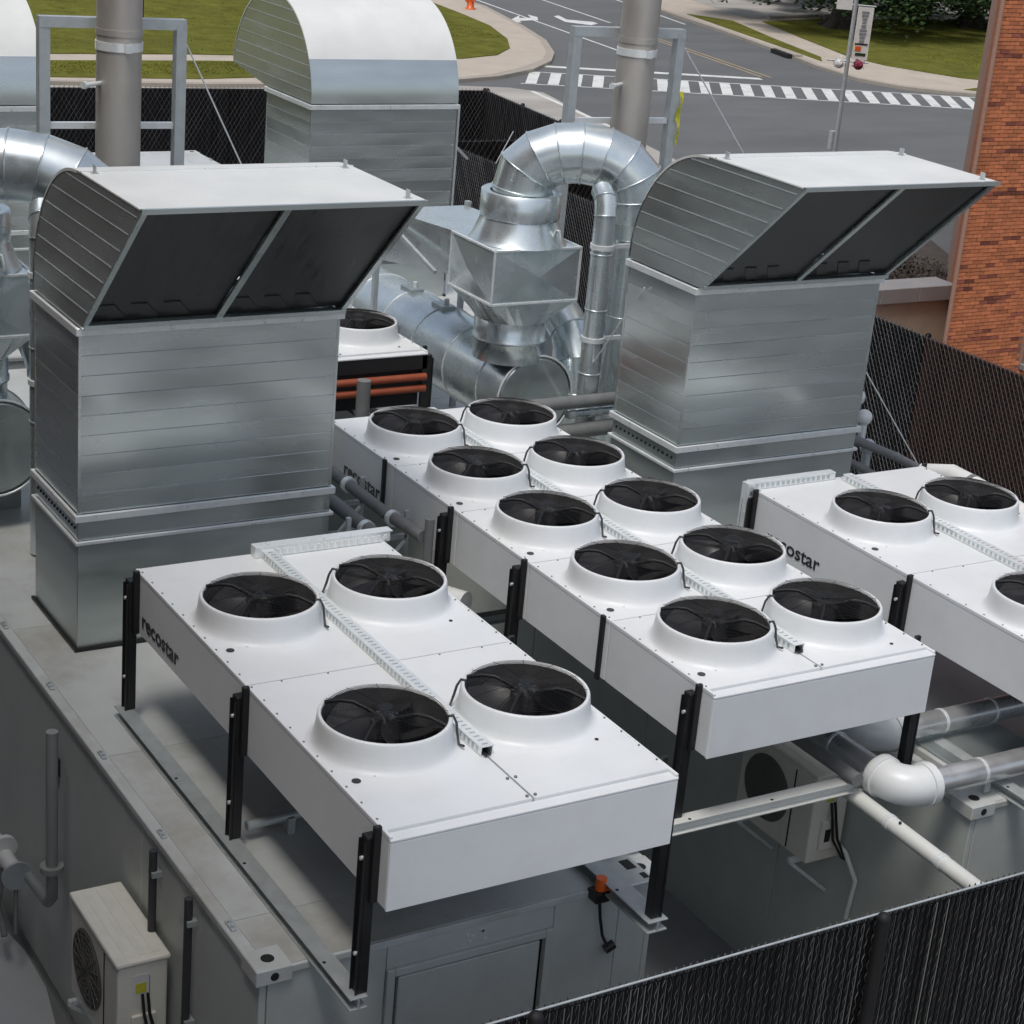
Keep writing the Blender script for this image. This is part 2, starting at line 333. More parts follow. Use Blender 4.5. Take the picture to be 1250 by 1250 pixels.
# ------------------------------------------------------------------ fan and dry cooler
FAN_R = .41
def fan_meshes():
    ring = MB().lathe([(.508, -.1995), (.492, -.196), (.476, -.187), (.463, -.168), (.454, -.135), (.447, -.09), (.441, -.04), (.437, -.012), (.432, -.002), (.418, 0), (.412, -.006), (.41, -.022)], n=64)
    floor = MB().disc((0, 0, -.29), .411, 48); floor.lathe([(.409, -.02), (.409, -.29)], n=48)
    guard = MB()
    for q in [.1+.0192*i for i in range(16)]:
        z = .012+.035*(1-(q/.41)**2)
        n = 40; guard.tube([(q*math.cos(2*PI*k/n), q*math.sin(2*PI*k/n), z) for k in range(n+1)], .0019, 3, False)
    for k in range(12):
        a = 2*PI*k/12+.13
        guard.tube([(q*math.cos(a), q*math.sin(a), .008+.035*(1-(q/.41)**2)) for q in (.08, .2, .3, .415)], .0022, 3, False)
    guard.disc((0, 0, .05), .05, 16)
    arms = MB()
    for k in (0, 2, 3):
        a = PI/2*k+.70; d = Vector((math.cos(a), math.sin(a), 0)); s = Vector((-d.y, d.x, 0))
        arms.tube([d*.07+Vector((0, 0, -.02)), d*.13+Vector((0, 0, .005)), d*.22+s*.012+Vector((0, 0, .036)), d*.30+s*.02+Vector((0, 0, .03)), d*.41+s*.025+Vector((0, 0, -.004))], [.016, .016, .014, .013, .014], 6)
    blades = MB()
    for k in range(5):
        a0 = 2*PI*k/5; rows = []
        for i in range(6):
            q = .1+.29*i/5; sweep = .25*(i/5)**1.6
            for j in range(5):
                t = a0+sweep+(j/4-.5)*(.95-.2*i/5); z = -.10-(.07-.02*i/5)*(j/4-.5)*2
                rows.append((q*math.cos(t), q*math.sin(t), z))
        fs = [(i*5+j, i*5+j+1, (i+1)*5+j+1, (i+1)*5+j) for i in range(5) for j in range(4)]
        blades.add(rows, fs, True)
    hub = MB().cyl((0, 0, -.2), (0, 0, -.03), .115, .1, 24); hub.cyl((0, 0, -.03), (0, 0, .0), .07, .05, 20)
    hub.box(.02, .1, -.03, .03, -.03, .012, .006)
    for k in range(5):
        a = 2*PI*k/5+.3; hub.box(.085*math.cos(a)-.014, .085*math.cos(a)+.014, .085*math.sin(a)-.014, .085*math.sin(a)+.014, -.032, -.015, .004)
    return {'ring': ring.mesh('fan_ring', M['white']), 'floor': floor.mesh('fan_well', M['well']), 'guard': guard.mesh('fan_guard', M['wire']),
            'arms': arms.mesh('guard_arms', M['wire']), 'blades': blades.mesh('fan_blades', M['fanblack']), 'hub': hub.mesh('fan_hub', M['hub'])}
FM = fan_meshes()
cable_in = MB().tube([(0, -.405, .004), (-.01, -.44, .004), (-.02, -.465, -.05), (-.015, -.48, -.12), (.02, -.50, -.185), (.07, -.53, -.17)], .0095, 6).mesh('fan_cable', M['conduit'])
cable_r = MB().tube([(0, .405, .004), (-.01, .44, .004), (-.02, .465, -.05), (-.015, .475, -.12), (.02, .49, -.185), (.07, .52, -.17)], .0095, 6).mesh('fan_cable', M['conduit'])
bolt_me = MB().cyl((0, 0, 0), (0, 0, .008), .009, n=6).mesh('bolt', M['foam'])

W2 = 1.04
def make_fan(parent, x, y, side):
    fr = link('fan', FM['ring'], parent, (x, y, 1.36))
    spin = random.random()*6.28
    link('fan_well', FM['floor'], fr); link('fan_guard', FM['guard'], fr, rot=(0, 0, jit(.1)))
    link('guard_arms', FM['arms'], fr, rot=(0, 0, jit(.07))); link('fan_blades', FM['blades'], fr, rot=(0, 0, spin)); link('fan_hub', FM['hub'], fr, rot=(0, 0, jit(.4)))
    link('fan_cable', cable_in if side > 0 else cable_r, fr, rot=(0, 0, jit(.1) + R(-32)))
def leg_mesh(full=True):
    mb = MB()
    if full:
        mb.box(-.05, .03, -.085, -.012, 0, 1.10, .006)         # outer channel
        mb.box(.03, .062, -.055, -.004, .66, 1.185, .005)       # hanger plate
        mb.box(-.052, -.044, -.10, -.085, .0, 1.07); mb.box(.024, .032, -.10, -.085, .0, 1.07)
    else:
        mb.box(-.022, .022, -.035, -.003, .64, 1.18, .005)
    return mb
LEG = leg_mesh().mesh('leg', M['black']); STRIP = leg_mesh(False).mesh('edge_strip', M['black'])
LEGBOLT = MB().cyl((0, -.104, 0), (0, -.084, 0), .014, n=8).mesh('leg_bolt', M['galv_trim'])
def make_cooler(name, label, cat, loc, L, fans, legs, strips, bays, tray=(0, 1), header=False, logo=True, group=None, back_tray=False, corner_tray=False, lx=.16):
    t = thing(name, label, cat, loc, 0, group)
    zt, zb = 1.16, .66
    # coil core
    obj('coil', MB().box(.04, L-.04, -W2+.04, W2-.04, zb+.03, zt-.03), 'dark', t)
    ed = [0]+list(bays)+[L]
    for i in range(len(ed)-1):
        a, b = ed[i]+.004, ed[i+1]-.004
        if i == len(ed)-2: b -= .085
        for s0, s1 in ((-W2, -.008), (.008, W2)):
            # top sheet with real holes under the fan rings is hidden by the rings' skirts
            fx = [x for x in fans if a < x < b]
            obj('top_panel', top_sheet(a, b, s0, s1, [(x, (-.53 if s0 < 0 else .53)) for x in fx], zt), 'white', t)
        for s in (-1, 1):
            y0, y1 = (-W2-.002, -W2+.02) if s < 0 else (W2-.02, W2+.002)
            obj('side_panel', MB().box(ed[i]+.006, ed[i+1]-.006, y0, y1, zb, zt-.03, .004), 'white', t)
            obj('edge_trim', MB().box(ed[i]+.003, ed[i+1]-.003, y0-.003*(s < 0), y1+.003*(s > 0), zt-.028, zt+.004, .004), 'white', t)
    if not header:
        obj('end_panel', MB().box(L-.02, L+.006, -W2, W2, zb-.01, zt-.04, .005), 'white', t)
    else:
        obj('end_frame', MB().box(L-.03, L, -W2, W2, zt-.2, zt-.035, .004).box(L-.03, L, -W2, -W2+.06, .0, zt-.035).box(L-.03, L, W2-.06, W2, .0, zt-.035), 'black', t)
        for zz in (.89, .76):
            obj('header_pipe', MB().cyl((L+.05, -W2+.1, zz), (L+.05, W2-.04, zz), .042, n=16), 'red_pipe', t)
        obj('coil_bends', MB().box(L-.06, L-.031, -W2+.08, W2-.08, .55, zt-.2), 'dark', t)
    obj('end_lip', MB().box(L-.085, L+.008, -W2-.002, W2+.002, zt-.038, zt-.016, .006), 'white', t)
    obj('back_panel', MB().box(-.006, .02, -W2, W2, zb-.01, zt-.03, .005), 'white', t)
    for x in legs:
        for s in (-1, 1):
            lg = link('leg', LEG, t, (x, s*W2, 0), (0, 0, 0 if s < 0 else PI))
            for zz in (.28, .95): link('leg_bolt', LEGBOLT, lg, (-.01, 0, zz))
    for x in strips:
        for s in (-1, 1): link('edge_strip', STRIP, t, (x, s*W2, 0), (0, 0, 0 if s < 0 else PI))
    for x in fans:
        for s in (-1, 1): make_fan(t, x, s*.53, s)
    # cable tray down the middle
    x0, x1 = tray
    tr = obj('cable_tray', MB().box(x0, x1, -.045, -.039, zt+.004, zt+.065).box(x0, x1, .039, .045, zt+.004, zt+.065).box(x0, x1, -.05, .05, zt+.063, zt+.069).box(x0, x1, -.045, .045, zt+.002, zt+.006), 'galv_trim', t)
    sl = MB(); k = x0+.05
    while k < x1-.03:
        sl.box(k, k+.022, -.049, -.044, zt+.02, zt+.05); sl.box(k, k+.022, .044, .049, zt+.02, zt+.05); sl.box(k+.02, k+.032, -.02, .02, zt+.067, zt+.071); k += .055
    obj('tray_slots', sl, 'galv_dull', tr, stuff=True)
    cp = MB()
    cp.cyl((x1-.4, .01, zt+.025), (x1+.02, .01, zt+.025), .014, n=8); cp.cyl((x1-.4, -.018, zt+.02), (x1+.03, -.02, zt+.02), .01, n=8)
    obj('tray_cables', cp, 'black', tr)
    if back_tray:
        b = MB().box(.02, .11, -.1, W2+.05, zt+.004, zt+.09).box(.015, .115, -.1, W2+.07, zt+.088, zt+.094)
        bt = obj('cable_tray', b, 'galv_trim', t)
        ss = MB(); k = -.05
        while k < W2: ss.box(.108, .118, k, k+.03, zt+.025, zt+.065); k += .06
        obj('tray_slots', ss, 'offwhite', bt, stuff=True)
    if corner_tray:
        b = MB().box(-.03, .05, -W2-.02, -.1, zt+.004, zt+.07).box(-.035, .055, -W2-.05, -.1, zt+.07, zt+.076).box(-.03, .06, -W2-.1, -W2-.02, zt-.5, zt+.07)
        bt = obj('cable_tray', b, 'galv_trim', t)
        ss = MB(); k = -W2
        while k < -.15: ss.box(.05, .056, k, k+.03, zt+.02, zt+.055); k += .06
        k = zt-.45
        while k < zt: ss.box(.06, .065, -W2-.075, -W2-.045, k, k+.03); k += .06
        obj('tray_slots', ss, 'galv_dull', bt, stuff=True)
    # screws, black discs standing in for the dark of recessed holes
    bo = MB(); k = .09
    while k < L-.1:
        for y in (-W2+.02, W2-.02): bo.cyl((k, y, zt), (k, y, zt+.008), .008, n=6)
        k += .21
    for x in ed[1:-1]:
        for y in (-W2+.25, -W2+.6, W2-.25, W2-.6): bo.cyl((x+.02, y, zt), (x+.02, y, zt+.006), .007, n=6)
    for x in (L-.36, L-.12):
        for y in (-.03, .03): bo.cyl((x, y, zt), (x, y, zt+.01), .012, n=6)
    obj('screws', bo, 'foam', t, stuff=True)
    for x in fans:
        for (dx, dy, q) in ((.42, -.93, .03), (.40, -.79, .015), (.50, .80, .014)):
            if x+dx < L-.1: obj('hole_disc', MB().cyl((x+dx, dy, zt+.001), (x+dx, dy, zt+.006), q, n=14), 'black', t)
    if logo:
        lm = text_mesh('recostar', .2, 'ink')
        o = link('lettering', lm, t, (lx, -W2-.006, zb+.085), (PI/2, 0, 0)); o.scale = (1.12, .95, 1)
    return t
def top_sheet(x0, x1, y0, y1, holes, z, n=24):
    # flat sheet of thickness 1 cm with a round hole for each fan
    bm = bmesh.new()
    hx = sorted(holes)
    cuts = [x0]+[(hx[i][0]+hx[i+1][0])/2 for i in range(len(hx)-1)]+[x1]
    mb = MB()
    if not hx: return mb.box(x0, x1, y0, y1, z-.012, z)
    for i, (hxx, hy) in enumerate(hx):
        a, b = cuts[i], cuts[i+1]; outer = []; inner = []
        for k in range(n):
            t = 2*PI*k/n; c, s = math.cos(t), math.sin(t)
            inner.append((hxx+.42*c, hy+.42*s))
            tx = ((b-hxx)/c if c > 0 else (a-hxx)/c) if abs(c) > 1e-9 else 1e9
            ty = ((y1-hy)/s if s > 0 else (y0-hy)/s) if abs(s) > 1e-9 else 1e9
            q = min(tx, ty); outer.append((hxx+q*c, hy+q*s))
        cor = [(a, y0), (b, y0), (b, y1), (a, y1)]
        vs_ = [(x, y, z) for x, y in inner]+[(x, y, z) for x, y in outer]
        fs = []
        for k in range(n):
            k2 = (k+1) % n; p, q = outer[k], outer[k2]
            fs.append([k, n+k, n+k2, k2])
            if abs(p[0]-q[0]) > 1e-6 and abs(p[1]-q[1]) > 1e-6:
                c = min(cor, key=lambda c: (c[0]-(p[0]+q[0])/2)**2+(c[1]-(p[1]+q[1])/2)**2)
                vs_.append((c[0], c[1], z)); fs[-1] = [k, n+k, len(vs_)-1, n+k2, k2]
        mb.add(vs_, fs)
    mb.box(x0, x1, y0, y0+.006, z-.03, z-.0005); mb.box(x0, x1, y1-.006, y1, z-.03, z-.0005)
    mb.box(x0, x0+.006, y0+.006, y1-.006, z-.03, z-.0005); mb.box(x1-.006, x1, y0+.006, y1-.006, z-.03, z-.0005)
    bm.free()
    return mb

GRP_C = 'white flat-bed dry coolers with black fans'
c1 = make_cooler('dry_cooler', 'white four-fan dry cooler on black legs at the front left, nearest the camera', 'dry cooler', (2.1, -2.475, 2.97), 4.3,
                 [1.18, 3.195], [.05, 2.16, 4.14], [], [2.15], tray=(.1, 3.62), back_tray=True)
c3 = make_cooler('dry_cooler', 'white dry cooler at the right edge of the photo, cable tray on its back corner', 'dry cooler', (2.1, 3.465, 2.97), 4.3,
                 [1.18, 3.195], [.05, 2.16, 4.14], [], [2.15], tray=(.1, 3.62), corner_tray=True, lx=.30)
c2 = make_cooler('dry_cooler', 'long white dry cooler with ten fans in two rows, in the middle of the yard', 'dry cooler', (-.78, .526, 2.97), 6.31,
                 [.78+1.2*i for i in range(5)], [.05, 2.45, 3.69, 6.12], [1.22, 4.9], [1.38, 2.58, 3.78, 4.98], tray=(.1, 5.95), lx=.37)
c4 = make_cooler('dry_cooler', 'white dry cooler with red header pipes on its dark end, behind the left intake', 'dry cooler', (-8.96, .526, 2.97), 6.31,
                 [.78+1.2*i for i in range(5)], [.05, 2.45, 3.69, 6.22], [1.22, 4.9], [1.38, 2.58, 3.78, 4.98], tray=(.1, 5.95), header=True, logo=False)

# ------------------------------------------------------------------ air intakes
def clip(poly, z, keep_above):
    out = []
    n = len(poly)
    for i in range(n):
        a, b = poly[i], poly[(i+1) % n]
        ia = (a[1] >= z) == keep_above or abs(a[1]-z) < 1e-9; ib = (b[1] >= z) == keep_above or abs(b[1]-z) < 1e-9
        if ia: out.append(a)
        if ia != ib:
            t = (z-a[1])/(b[1]-a[1]); out.append((a[0]+t*(b[0]-a[0]), z))
    return out
IW = 2.28; ID = 1.14
def make_intake(label, loc, rz=0, group=None, bull=False):
    ID = 1.5 if bull else 1.14
    # local: x 0..ID depth (opening towards +x), y 0..IW, z 0 = container roof
    t = thing('air_intake', label, 'air intake', loc, rz, group)
    def ringbox(name, z0, z1, out, m, th=.03, bev=.004):
        mb = MB()
        mb.box(-out, -out+th, -out, IW+out, z0, z1, bev); mb.box(ID+out-th, ID+out, -out, IW+out, z0, z1, bev)
        mb.box(-out+th, ID+out-th, -out, -out+th, z0, z1, bev); mb.box(-out+th, ID+out-th, IW+out-th, IW+out, z0, z1, bev)
        return obj(name, mb, m, t)
    def wallset(name, z0, z1, out, m, tilt=.0035):
        h = z1-z0
        for (sx, sy, wx, wy, ln) in (('f', 0, 0, 0, 0), ('b', 0, 0, 0, 0), ('l', 0, 0, 0, 0), ('r', 0, 0, 0, 0)):
            th = .012
            if sx == 'f': bx = (ID+out-th, ID+out, -out, IW+out)
            elif sx == 'b': bx = (-out, -out+th, -out, IW+out)
            elif sx == 'l': bx = (-out+th, ID+out-th, -out, -out+th)
            else: bx = (-out+th, ID+out-th, IW+out-th, IW+out)
            cx, cy = (bx[0]+bx[1])/2, (bx[2]+bx[3])/2
            mb = MB().box(bx[0]-cx, bx[1]-cx, bx[2]-cy, bx[3]-cy, -h/2+.0008, h/2-.0008, .003)
            obj(name, mb, m, t, (cx, cy, z0+h/2), (jit(tilt) if sx in 'lr' else 0, jit(tilt) if sx in 'fb' else 0, 0))
    # curb and damper section
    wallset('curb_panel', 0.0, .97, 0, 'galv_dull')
    obj('base_sealant', MB().box(-.03, ID+.03, -.03, -.001, .001, .03).box(ID+.001, ID+.03, -.001, IW+.03, .001, .03), 'black', t)
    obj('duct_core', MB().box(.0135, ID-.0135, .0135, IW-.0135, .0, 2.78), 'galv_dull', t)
    ringbox('flange', .965, .995, .03, 'galv_trim')
    wallset('damper_panel', .998, 1.165, .0, 'galv')
    holes = MB()
    for k in range(14):
        x = .08+k*(ID-.16)/13; holes.cyl((x, -.006, 1.09), (x, .004, 1.09), .014, n=8)
    obj('damper_holes', holes, 'dark', t, stuff=True)
    ringbox('flange', 1.17, 1.23, .035, 'galv_trim')
    # body strips
    nz = 9; z0, z1 = 1.235, 2.75
    for i in range(nz): wallset('panel', z0+(z1-z0)*i/nz, z0+(z1-z0)*(i+1)/nz, 0, 'galv')
    for (x, y) in ((0, 0), (ID, 0), (0, IW), (ID, IW)):
        obj('corner_angle', MB().box(x-.004 if x == 0 else x-.02, x+.02 if x == 0 else x+.004, y-.004 if y == 0 else y-.02, y+.02 if y == 0 else y+.004, z0, z1), 'galv', t)
    ringbox('flange', 2.755, 2.82, .035, 'galv_trim')
    # hood
    arc = []
    for k in range(8):
        a = PI - k*(PI/2)/7
        arc.append((1.10+1.12*math.cos(a), 2.84+1.20*math.sin(a)))
    prof = arc+[(1.2, 4.055), (2.52, 4.06), (1.24, 2.86), (1.17, 2.82)]
    prof = [(0, 2.83)]+prof[1:]
    if bull:
        prof = [(1.38-1.38*math.cos(PI*k/14), 2.83+1.34*math.sin(PI*k/14)) for k in range(14)]+[(2.765, 2.98), (1.56, 2.83)]
    zs = [2.83+.165*i for i in range(10)]
    for s in (0, 1):
        for i in range(len(zs)-1):
            q = clip(clip(prof, zs[i]+.003, True), min(zs[i+1], 4.3)-.003, False)
            if len(q) < 3: continue
            y0, y1 = (-.006, .008) if s == 0 else (IW-.008, IW+.006)
            mb = MB().prism_y([(x, z) for x, z in q], y0, y1)
            obj('hood_panel', mb, 'galv', t, (0, jit(.0015), 0))
            if i and len(q) > 2:
                xs_ = sorted(x for x, z in q if z < zs[i]+.02)
                if len(xs_) > 1: obj('seam', MB().box(xs_[0]+.02, xs_[-1]-.03, y0-.004 if s == 0 else y1-.001, y0+.001 if s == 0 else y1+.004, zs[i]-.004, zs[i]+.004), 'steel_paint', t)
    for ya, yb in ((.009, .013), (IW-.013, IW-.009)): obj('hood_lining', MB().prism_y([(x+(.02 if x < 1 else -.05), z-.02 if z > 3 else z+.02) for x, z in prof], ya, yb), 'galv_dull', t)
    top = prof[:15] if bull else [p for p in prof[:8]]+[(1.2, 4.055), (2.52, 4.06)]
    def curved(pts, m):
        n_ = len(pts); cx_ = sum(p[0] for p in pts)/n_; vs_ = []; fs = []
        for y in (-.012, IW+.012):
            for (x, z) in pts: vs_.append((x, y, z+.004))
        for k in range(n_-1): fs.append((k, k+1, n_+k+1, n_+k))
        mb = MB(); mb.add(vs_, fs, True)
        for y in (-.012, IW+.012):
            mb.add([(x, y, z+.004) for x, z in pts]+[(x, y, z-.02) for x, z in pts], [(k, k+1, n_+k+1, n_+k) for k in range(n_-1)])
        obj('hood_sheet', mb, m, t)
    if bull:
        fine = [(1.38-1.39*math.cos(PI*k/42), 2.83+1.35*math.sin(PI*k/42)) for k in range(43)]
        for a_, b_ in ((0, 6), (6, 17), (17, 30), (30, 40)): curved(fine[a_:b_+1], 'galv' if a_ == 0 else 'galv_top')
    else:
        fine = [(1.10-1.12*math.cos(PI/2*k/21), 2.84+1.215*math.sin(PI/2*k/21)) for k in range(22)]
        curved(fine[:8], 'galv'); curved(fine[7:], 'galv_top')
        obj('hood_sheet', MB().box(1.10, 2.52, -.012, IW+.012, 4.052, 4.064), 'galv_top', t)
    if bull:
        obj('bird_screen', MB().prism_y([(1.6, 2.86), (2.74, 3.0), (2.74, 3.01), (1.6, 2.87)], .03, IW-.03), 'screen', t)
        return t
    obj('hood_seam', MB().box(1.19, 1.215, -.013, IW+.013, 4.056, 4.072), 'galv_trim', t)
    # opening frame, mullion and dark screens
    pa = Vector((1.24, 0, 2.87)); pb = Vector((2.50, 0, 4.045)); dd = (pb-pa).normalized()
    for y in (.02, IW/2, IW-.02): obj('mullion', MB().obox((pa.x, y, pa.z), (pb.x, y, pb.z), .045 if y != IW/2 else .06, .02, (-dd.z, 0, dd.x)), 'galv', t)
    obj('opening_lip', MB().box(2.495, 2.53, -.012, IW+.012, 4.03, 4.068), 'galv', t); obj('opening_sill', MB().box(1.17, 1.26, 0, IW, 2.825, 2.865, .004), 'galv', t)
    pb = pb-dd*.03
    for y0, y1 in ((.035, IW/2-.025), (IW/2+.025, IW-.035)):
        mb = MB(); off = Vector((-dd.z, 0, dd.x))*.03; o2 = Vector((-dd.z, 0, dd.x))*.042
        q = [pa+off, pb+off, pb+o2, pa+o2]
        mb.prism_y([(p.x, p.z) for p in q], y0, y1)
        sc = obj('bird_screen', mb, 'screen', t)
        for k in range(4):  # slanting plates imitate reflection stripes along the bottom of the screen
            y = y0+.02+k*(y1-y0)/4; nx = Vector((-dd.z, 0, dd.x))*.02
            a_ = pa+dd*.03+nx; b_ = pa+dd*.26+nx; wy = (y1-y0)/8
            bl = MB(); q = [Vector((a_.x, y+.16, a_.z)), Vector((a_.x, y+.16+wy, a_.z)), Vector((b_.x, y+wy, b_.z)), Vector((b_.x, y, b_.z))]
            bl.add(q+[p+nx*.4 for p in q], [(0, 1, 2, 3), (7, 6, 5, 4), (0, 4, 5, 1), (1, 5, 6, 2), (2, 6, 7, 3), (3, 7, 4, 0)])
            if y+.16+wy < y1: obj('reflection_stripe', bl, 'stripe_dark', sc)
    for (x, y) in ((1.25, .08), (1.25, IW-.08), (2.4, IW-.1)):
        obj('lifting_lug', MB().box(x-.03, x+.03, y-.006, y+.006, 4.055, 4.13, .003).box(x-.03, x+.03, y-.03, y+.03, 4.055, 4.066), 'steel_paint', t)
    return t
i1 = make_intake('galvanised air intake with slanted hood on the left container, its side dark', (-.3, -3.55, 2.88))
i3 = make_intake('galvanised air intake with slanted hood at the right, in front of the road', (-.3, 2.47, 2.88))
i4 = make_intake('galvanised intake seen from behind, its rounded bright-topped back towards the camera', (-9.0, 5.30, 2.88), PI, bull=True)
i5 = dup(i4, (-9.0, -.72, 2.88), PI, 'round-backed galvanised intake cut off by the left edge of the photo')
# ------------------------------------------------------------------ plant containers
def make_container(label, loc, x0, x1, w, door=False, name='plant_container'):
    t = thing(name, label, 'container', loc); h = 2.88
    T = .05
    n = max(1, round((x1-x0)/2.2)); dx = (x1-x0)/n
    for i in range(n):
        for y in (0, w-T):
            obj('wall_panel', MB().box(x0+i*dx+.004, x0+(i+1)*dx-.004, y, y+T, .12, h-.06, .006), 'container', t)
    obj('core', MB().box(x0+.06, x1-.06, T+.002, w-T-.002, .12, h-.07), 'dark', t)
    obj('base_frame', MB().box(x0, x1, .01, w-.01, 0, .118), 'container', t)
    obj('roof', MB().box(x0-.02, x1+.02, -.03, w+.03, h-.058, h-.004, .006), 'roof', t)
    k = x0
    while k < x1-.3:
        e = min(k+2.42, x1)
        obj('roof_sheet', MB().box(k+.003, e-.003, .06, w-.06, h-.003, h+.001), 'roof', t); k = e
    if door:
        ys = [.0, .93, 2.16, 2.5, w]
        zd = 2.58
        obj('end_wall', MB().box(x1-.05, x1, 0.055, .90, .12, h-.06, .004), 'container', t)
        obj('end_wall', MB().box(x1-.05, x1, 2.20, 2.745, .12, h-.06, .004), 'container', t)
        obj('end_wall', MB().box(x1-.05, x1-.002, 2.75, w-.055, .12, h-.06, .004), 'container', t)
        obj('end_wall', MB().box(x1-.05, x1, .905, 2.195, zd+.06, h-.06, .004), 'container', t)
        fr = MB().box(x1-.03, x1+.025, .905, .965, .12, zd+.058, .004).box(x1-.03, x1+.025, 2.135, 2.195, .12, zd+.058, .004).box(x1-.03, x1+.025, .967, 2.133, zd, zd+.058, .004)
        dr_ = obj('door', MB().box(x1-.04, x1+.006, 1.0, 2.10, .14, zd-.025, .006), 'container', t)
        obj('door_frame', fr, 'container', dr_)
        obj('hinge', MB().cyl((x1+.02, .985, 1.75), (x1+.02, .985, 1.9), .014, n=10).cyl((x1+.02, .985, .5), (x1+.02, .985, .65), .014, n=10), 'galv_trim', dr_)
        obj('handle', MB().box(x1+.006, x1+.03, 2.0, 2.05, 1.0, 1.16, .005).tube([(x1+.05, 2.02, 1.1), (x1+.06, 2.02, 1.1), (x1+.06, 1.9, 1.1)], .01, 8), 'black', dr_)
        pts = [(1.62+jit(.12), 2.73+jit(.04)) for k in range(8)]
        mb = MB()
        for (y, z) in pts: mb.cyl((x1-.002, y, z), (x1+.008, y, z), .012, n=8)
        obj('wall_screws', mb, 'galv_trim', t)
    else:
        obj('end_wall', MB().box(x1-.05, x1, T+.004, w/2-.003, .12, h-.06, .004), 'container', t)
        obj('end_wall', MB().box(x1-.05, x1, w/2+.003, w-T-.004, .12, h-.06, .004), 'container', t)
    obj('end_wall', MB().box(x0, x0+.05, T+.004, w-T-.004, .12, h-.06, .004), 'container', t)
    # corner castings with oval holes and edge lugs
    for x in (x0+.10, x1-.10):
        for y in (.09, w-.09):
            cc = obj('corner_casting', MB().box(x-.125, x+.125, y-.125, y+.125, h-.11, h+.004, .006), 'roof', t)
            obj('casting_hole', MB().cyl((x, y, h+.002), (x, y, h+.0065), .045, n=16), 'dark', cc); obj('casting_hole', MB().cyl((x+.122, y, h-.055), (x+.1265, y, h-.055), .03, n=12), 'dark', cc)
    k = x0+.9
    while k < x1-.5:
        for y in (.02, w-.02):
            obj('roof_lug', MB().box(k-.06, k+.06, y-.02, y+.02, h-.004, h+.014, .003).cyl((k-.03, y, h+.012), (k-.03, y, h+.03), .013, n=8).cyl((k+.03, y, h+.012), (k+.03, y, h+.03), .013, n=8), 'steel_paint', t)
        k += 1.25
    return t
k1 = make_container('grey plant container with a door in its end, under the front left cooler', (0, -3.98, 0), -7.0, 5.68, 3.05, True)
k3 = make_container('grey plant container under the right-hand intake and cooler', (0, 1.95, 0), -7.0, 5.85, 2.85)
k4 = make_container('grey plant container under the round-backed intake in the far row', (0, 2.9, 0), -20, -7.5, 2.85)
k5 = make_container('grey plant container at the far left behind the left chimney', (0, -3.1, 0), -20, -7.5, 2.85)

# beams on the roofs
def ibeam(label, p0, p1, zt, w=.12, h=.09, name='steel_beam', bm_='rail'):
    # I-beam lying along p0->p1 with top flange at zt
    p0 = Vector((*p0, 0)); p1 = Vector((*p1, 0)); L = (p1-p0).length
    t = thing(name, label, 'steel beam', (p0.x, p0.y, zt-h), math.atan2(p1.y-p0.y, p1.x-p0.x))
    obj('top_flange', MB().box(0, L, -w/2, w/2, h-.012, h, .002), bm_, t)
    obj('bottom_flange', MB().box(0, L, -w/2, w/2, 0, .012, .002), bm_, t)
    obj('web', MB().box(0, L, -.006, .006, .012, h-.012), bm_, t)
    hm = MB()
    for k in range(3):
        x = L*(.3+.3*k); hm.cyl((x, -w*.3, h-.0005), (x, -w*.3, h+.002), .013, n=10)
    obj('bolt_holes', hm, 'dark', t)
    return t
ibeam('long galvanised beam under the left legs of the front left cooler', (2.06, -3.60), (6.30, -3.60), 2.97)
ibeam('galvanised beam under the right legs of the front left cooler, sticking out past the door end', (2.0, -1.38), (6.32, -1.38), 2.97, .16)
ibeam('pale beam bridging the gap between the containers below the middle cooler', (5.38, -1.25), (5.38, 1.28), 3.065, .11, .10, bm_='pale_beam')
ibeam('pale beam bridging the gap further back below the middle cooler', (1.7, -1.25), (1.7, 1.9), 3.065, .1, .09)
wpp = thing('white_pipe', 'round pale pipe running from under the white elbow down to the near fence', 'pipe', (5.2, 1.10, 2.93))
for a_, b_ in ((0, .62), (.63, 1.2), (1.21, 1.66)): obj('pipe_section', MB().cyl((a_, 0, -.03*a_), (b_, 0, -.03*b_), .062, n=20), 'pale_beam', wpp)
for a_ in (.62, 1.2, 1.6): obj('pipe_band', MB().cyl((a_-.012, 0, -.03*a_), (a_+.03, 0, -.03*a_), .067, n=20), 'galv_trim', wpp)
obj('bolt', MB().cyl((.75, -.02, .045), (.75, -.02, .056), .012, n=8), 'black', wpp)
ibeam('galvanised beam under the left legs of the right-hand cooler', (2.06, 2.34), (6.25, 2.34), 2.97)
ibeam('galvanised beam under the right legs of the right-hand cooler', (2.06, 4.56), (6.25, 4.56), 2.97)
ibeam('galvanised beam carrying the far left cooler with red pipes', (-8.9, -.5), (-2.6, -.5), 2.97)
ibeam('galvanised beam carrying the right side of the far left cooler', (-8.9, 1.57), (-2.6, 1.57), 2.97)
lp = thing('lifting_plate', 'pale steel plate with a square hole, beside the front right leg of the nearest cooler', 'steel plate', (5.55, -1.2, 2.885))
obj('plate', MB().box(-.25, .28, -.09, .14, 0, .05, .008), 'rail', lp)
obj('square_hole', MB().box(-.02, .1, .02, .1, .048, .053), 'dark', lp); obj('square_hole', MB().box(.17, .24, .07, .115, .048, .053), 'dark', lp)

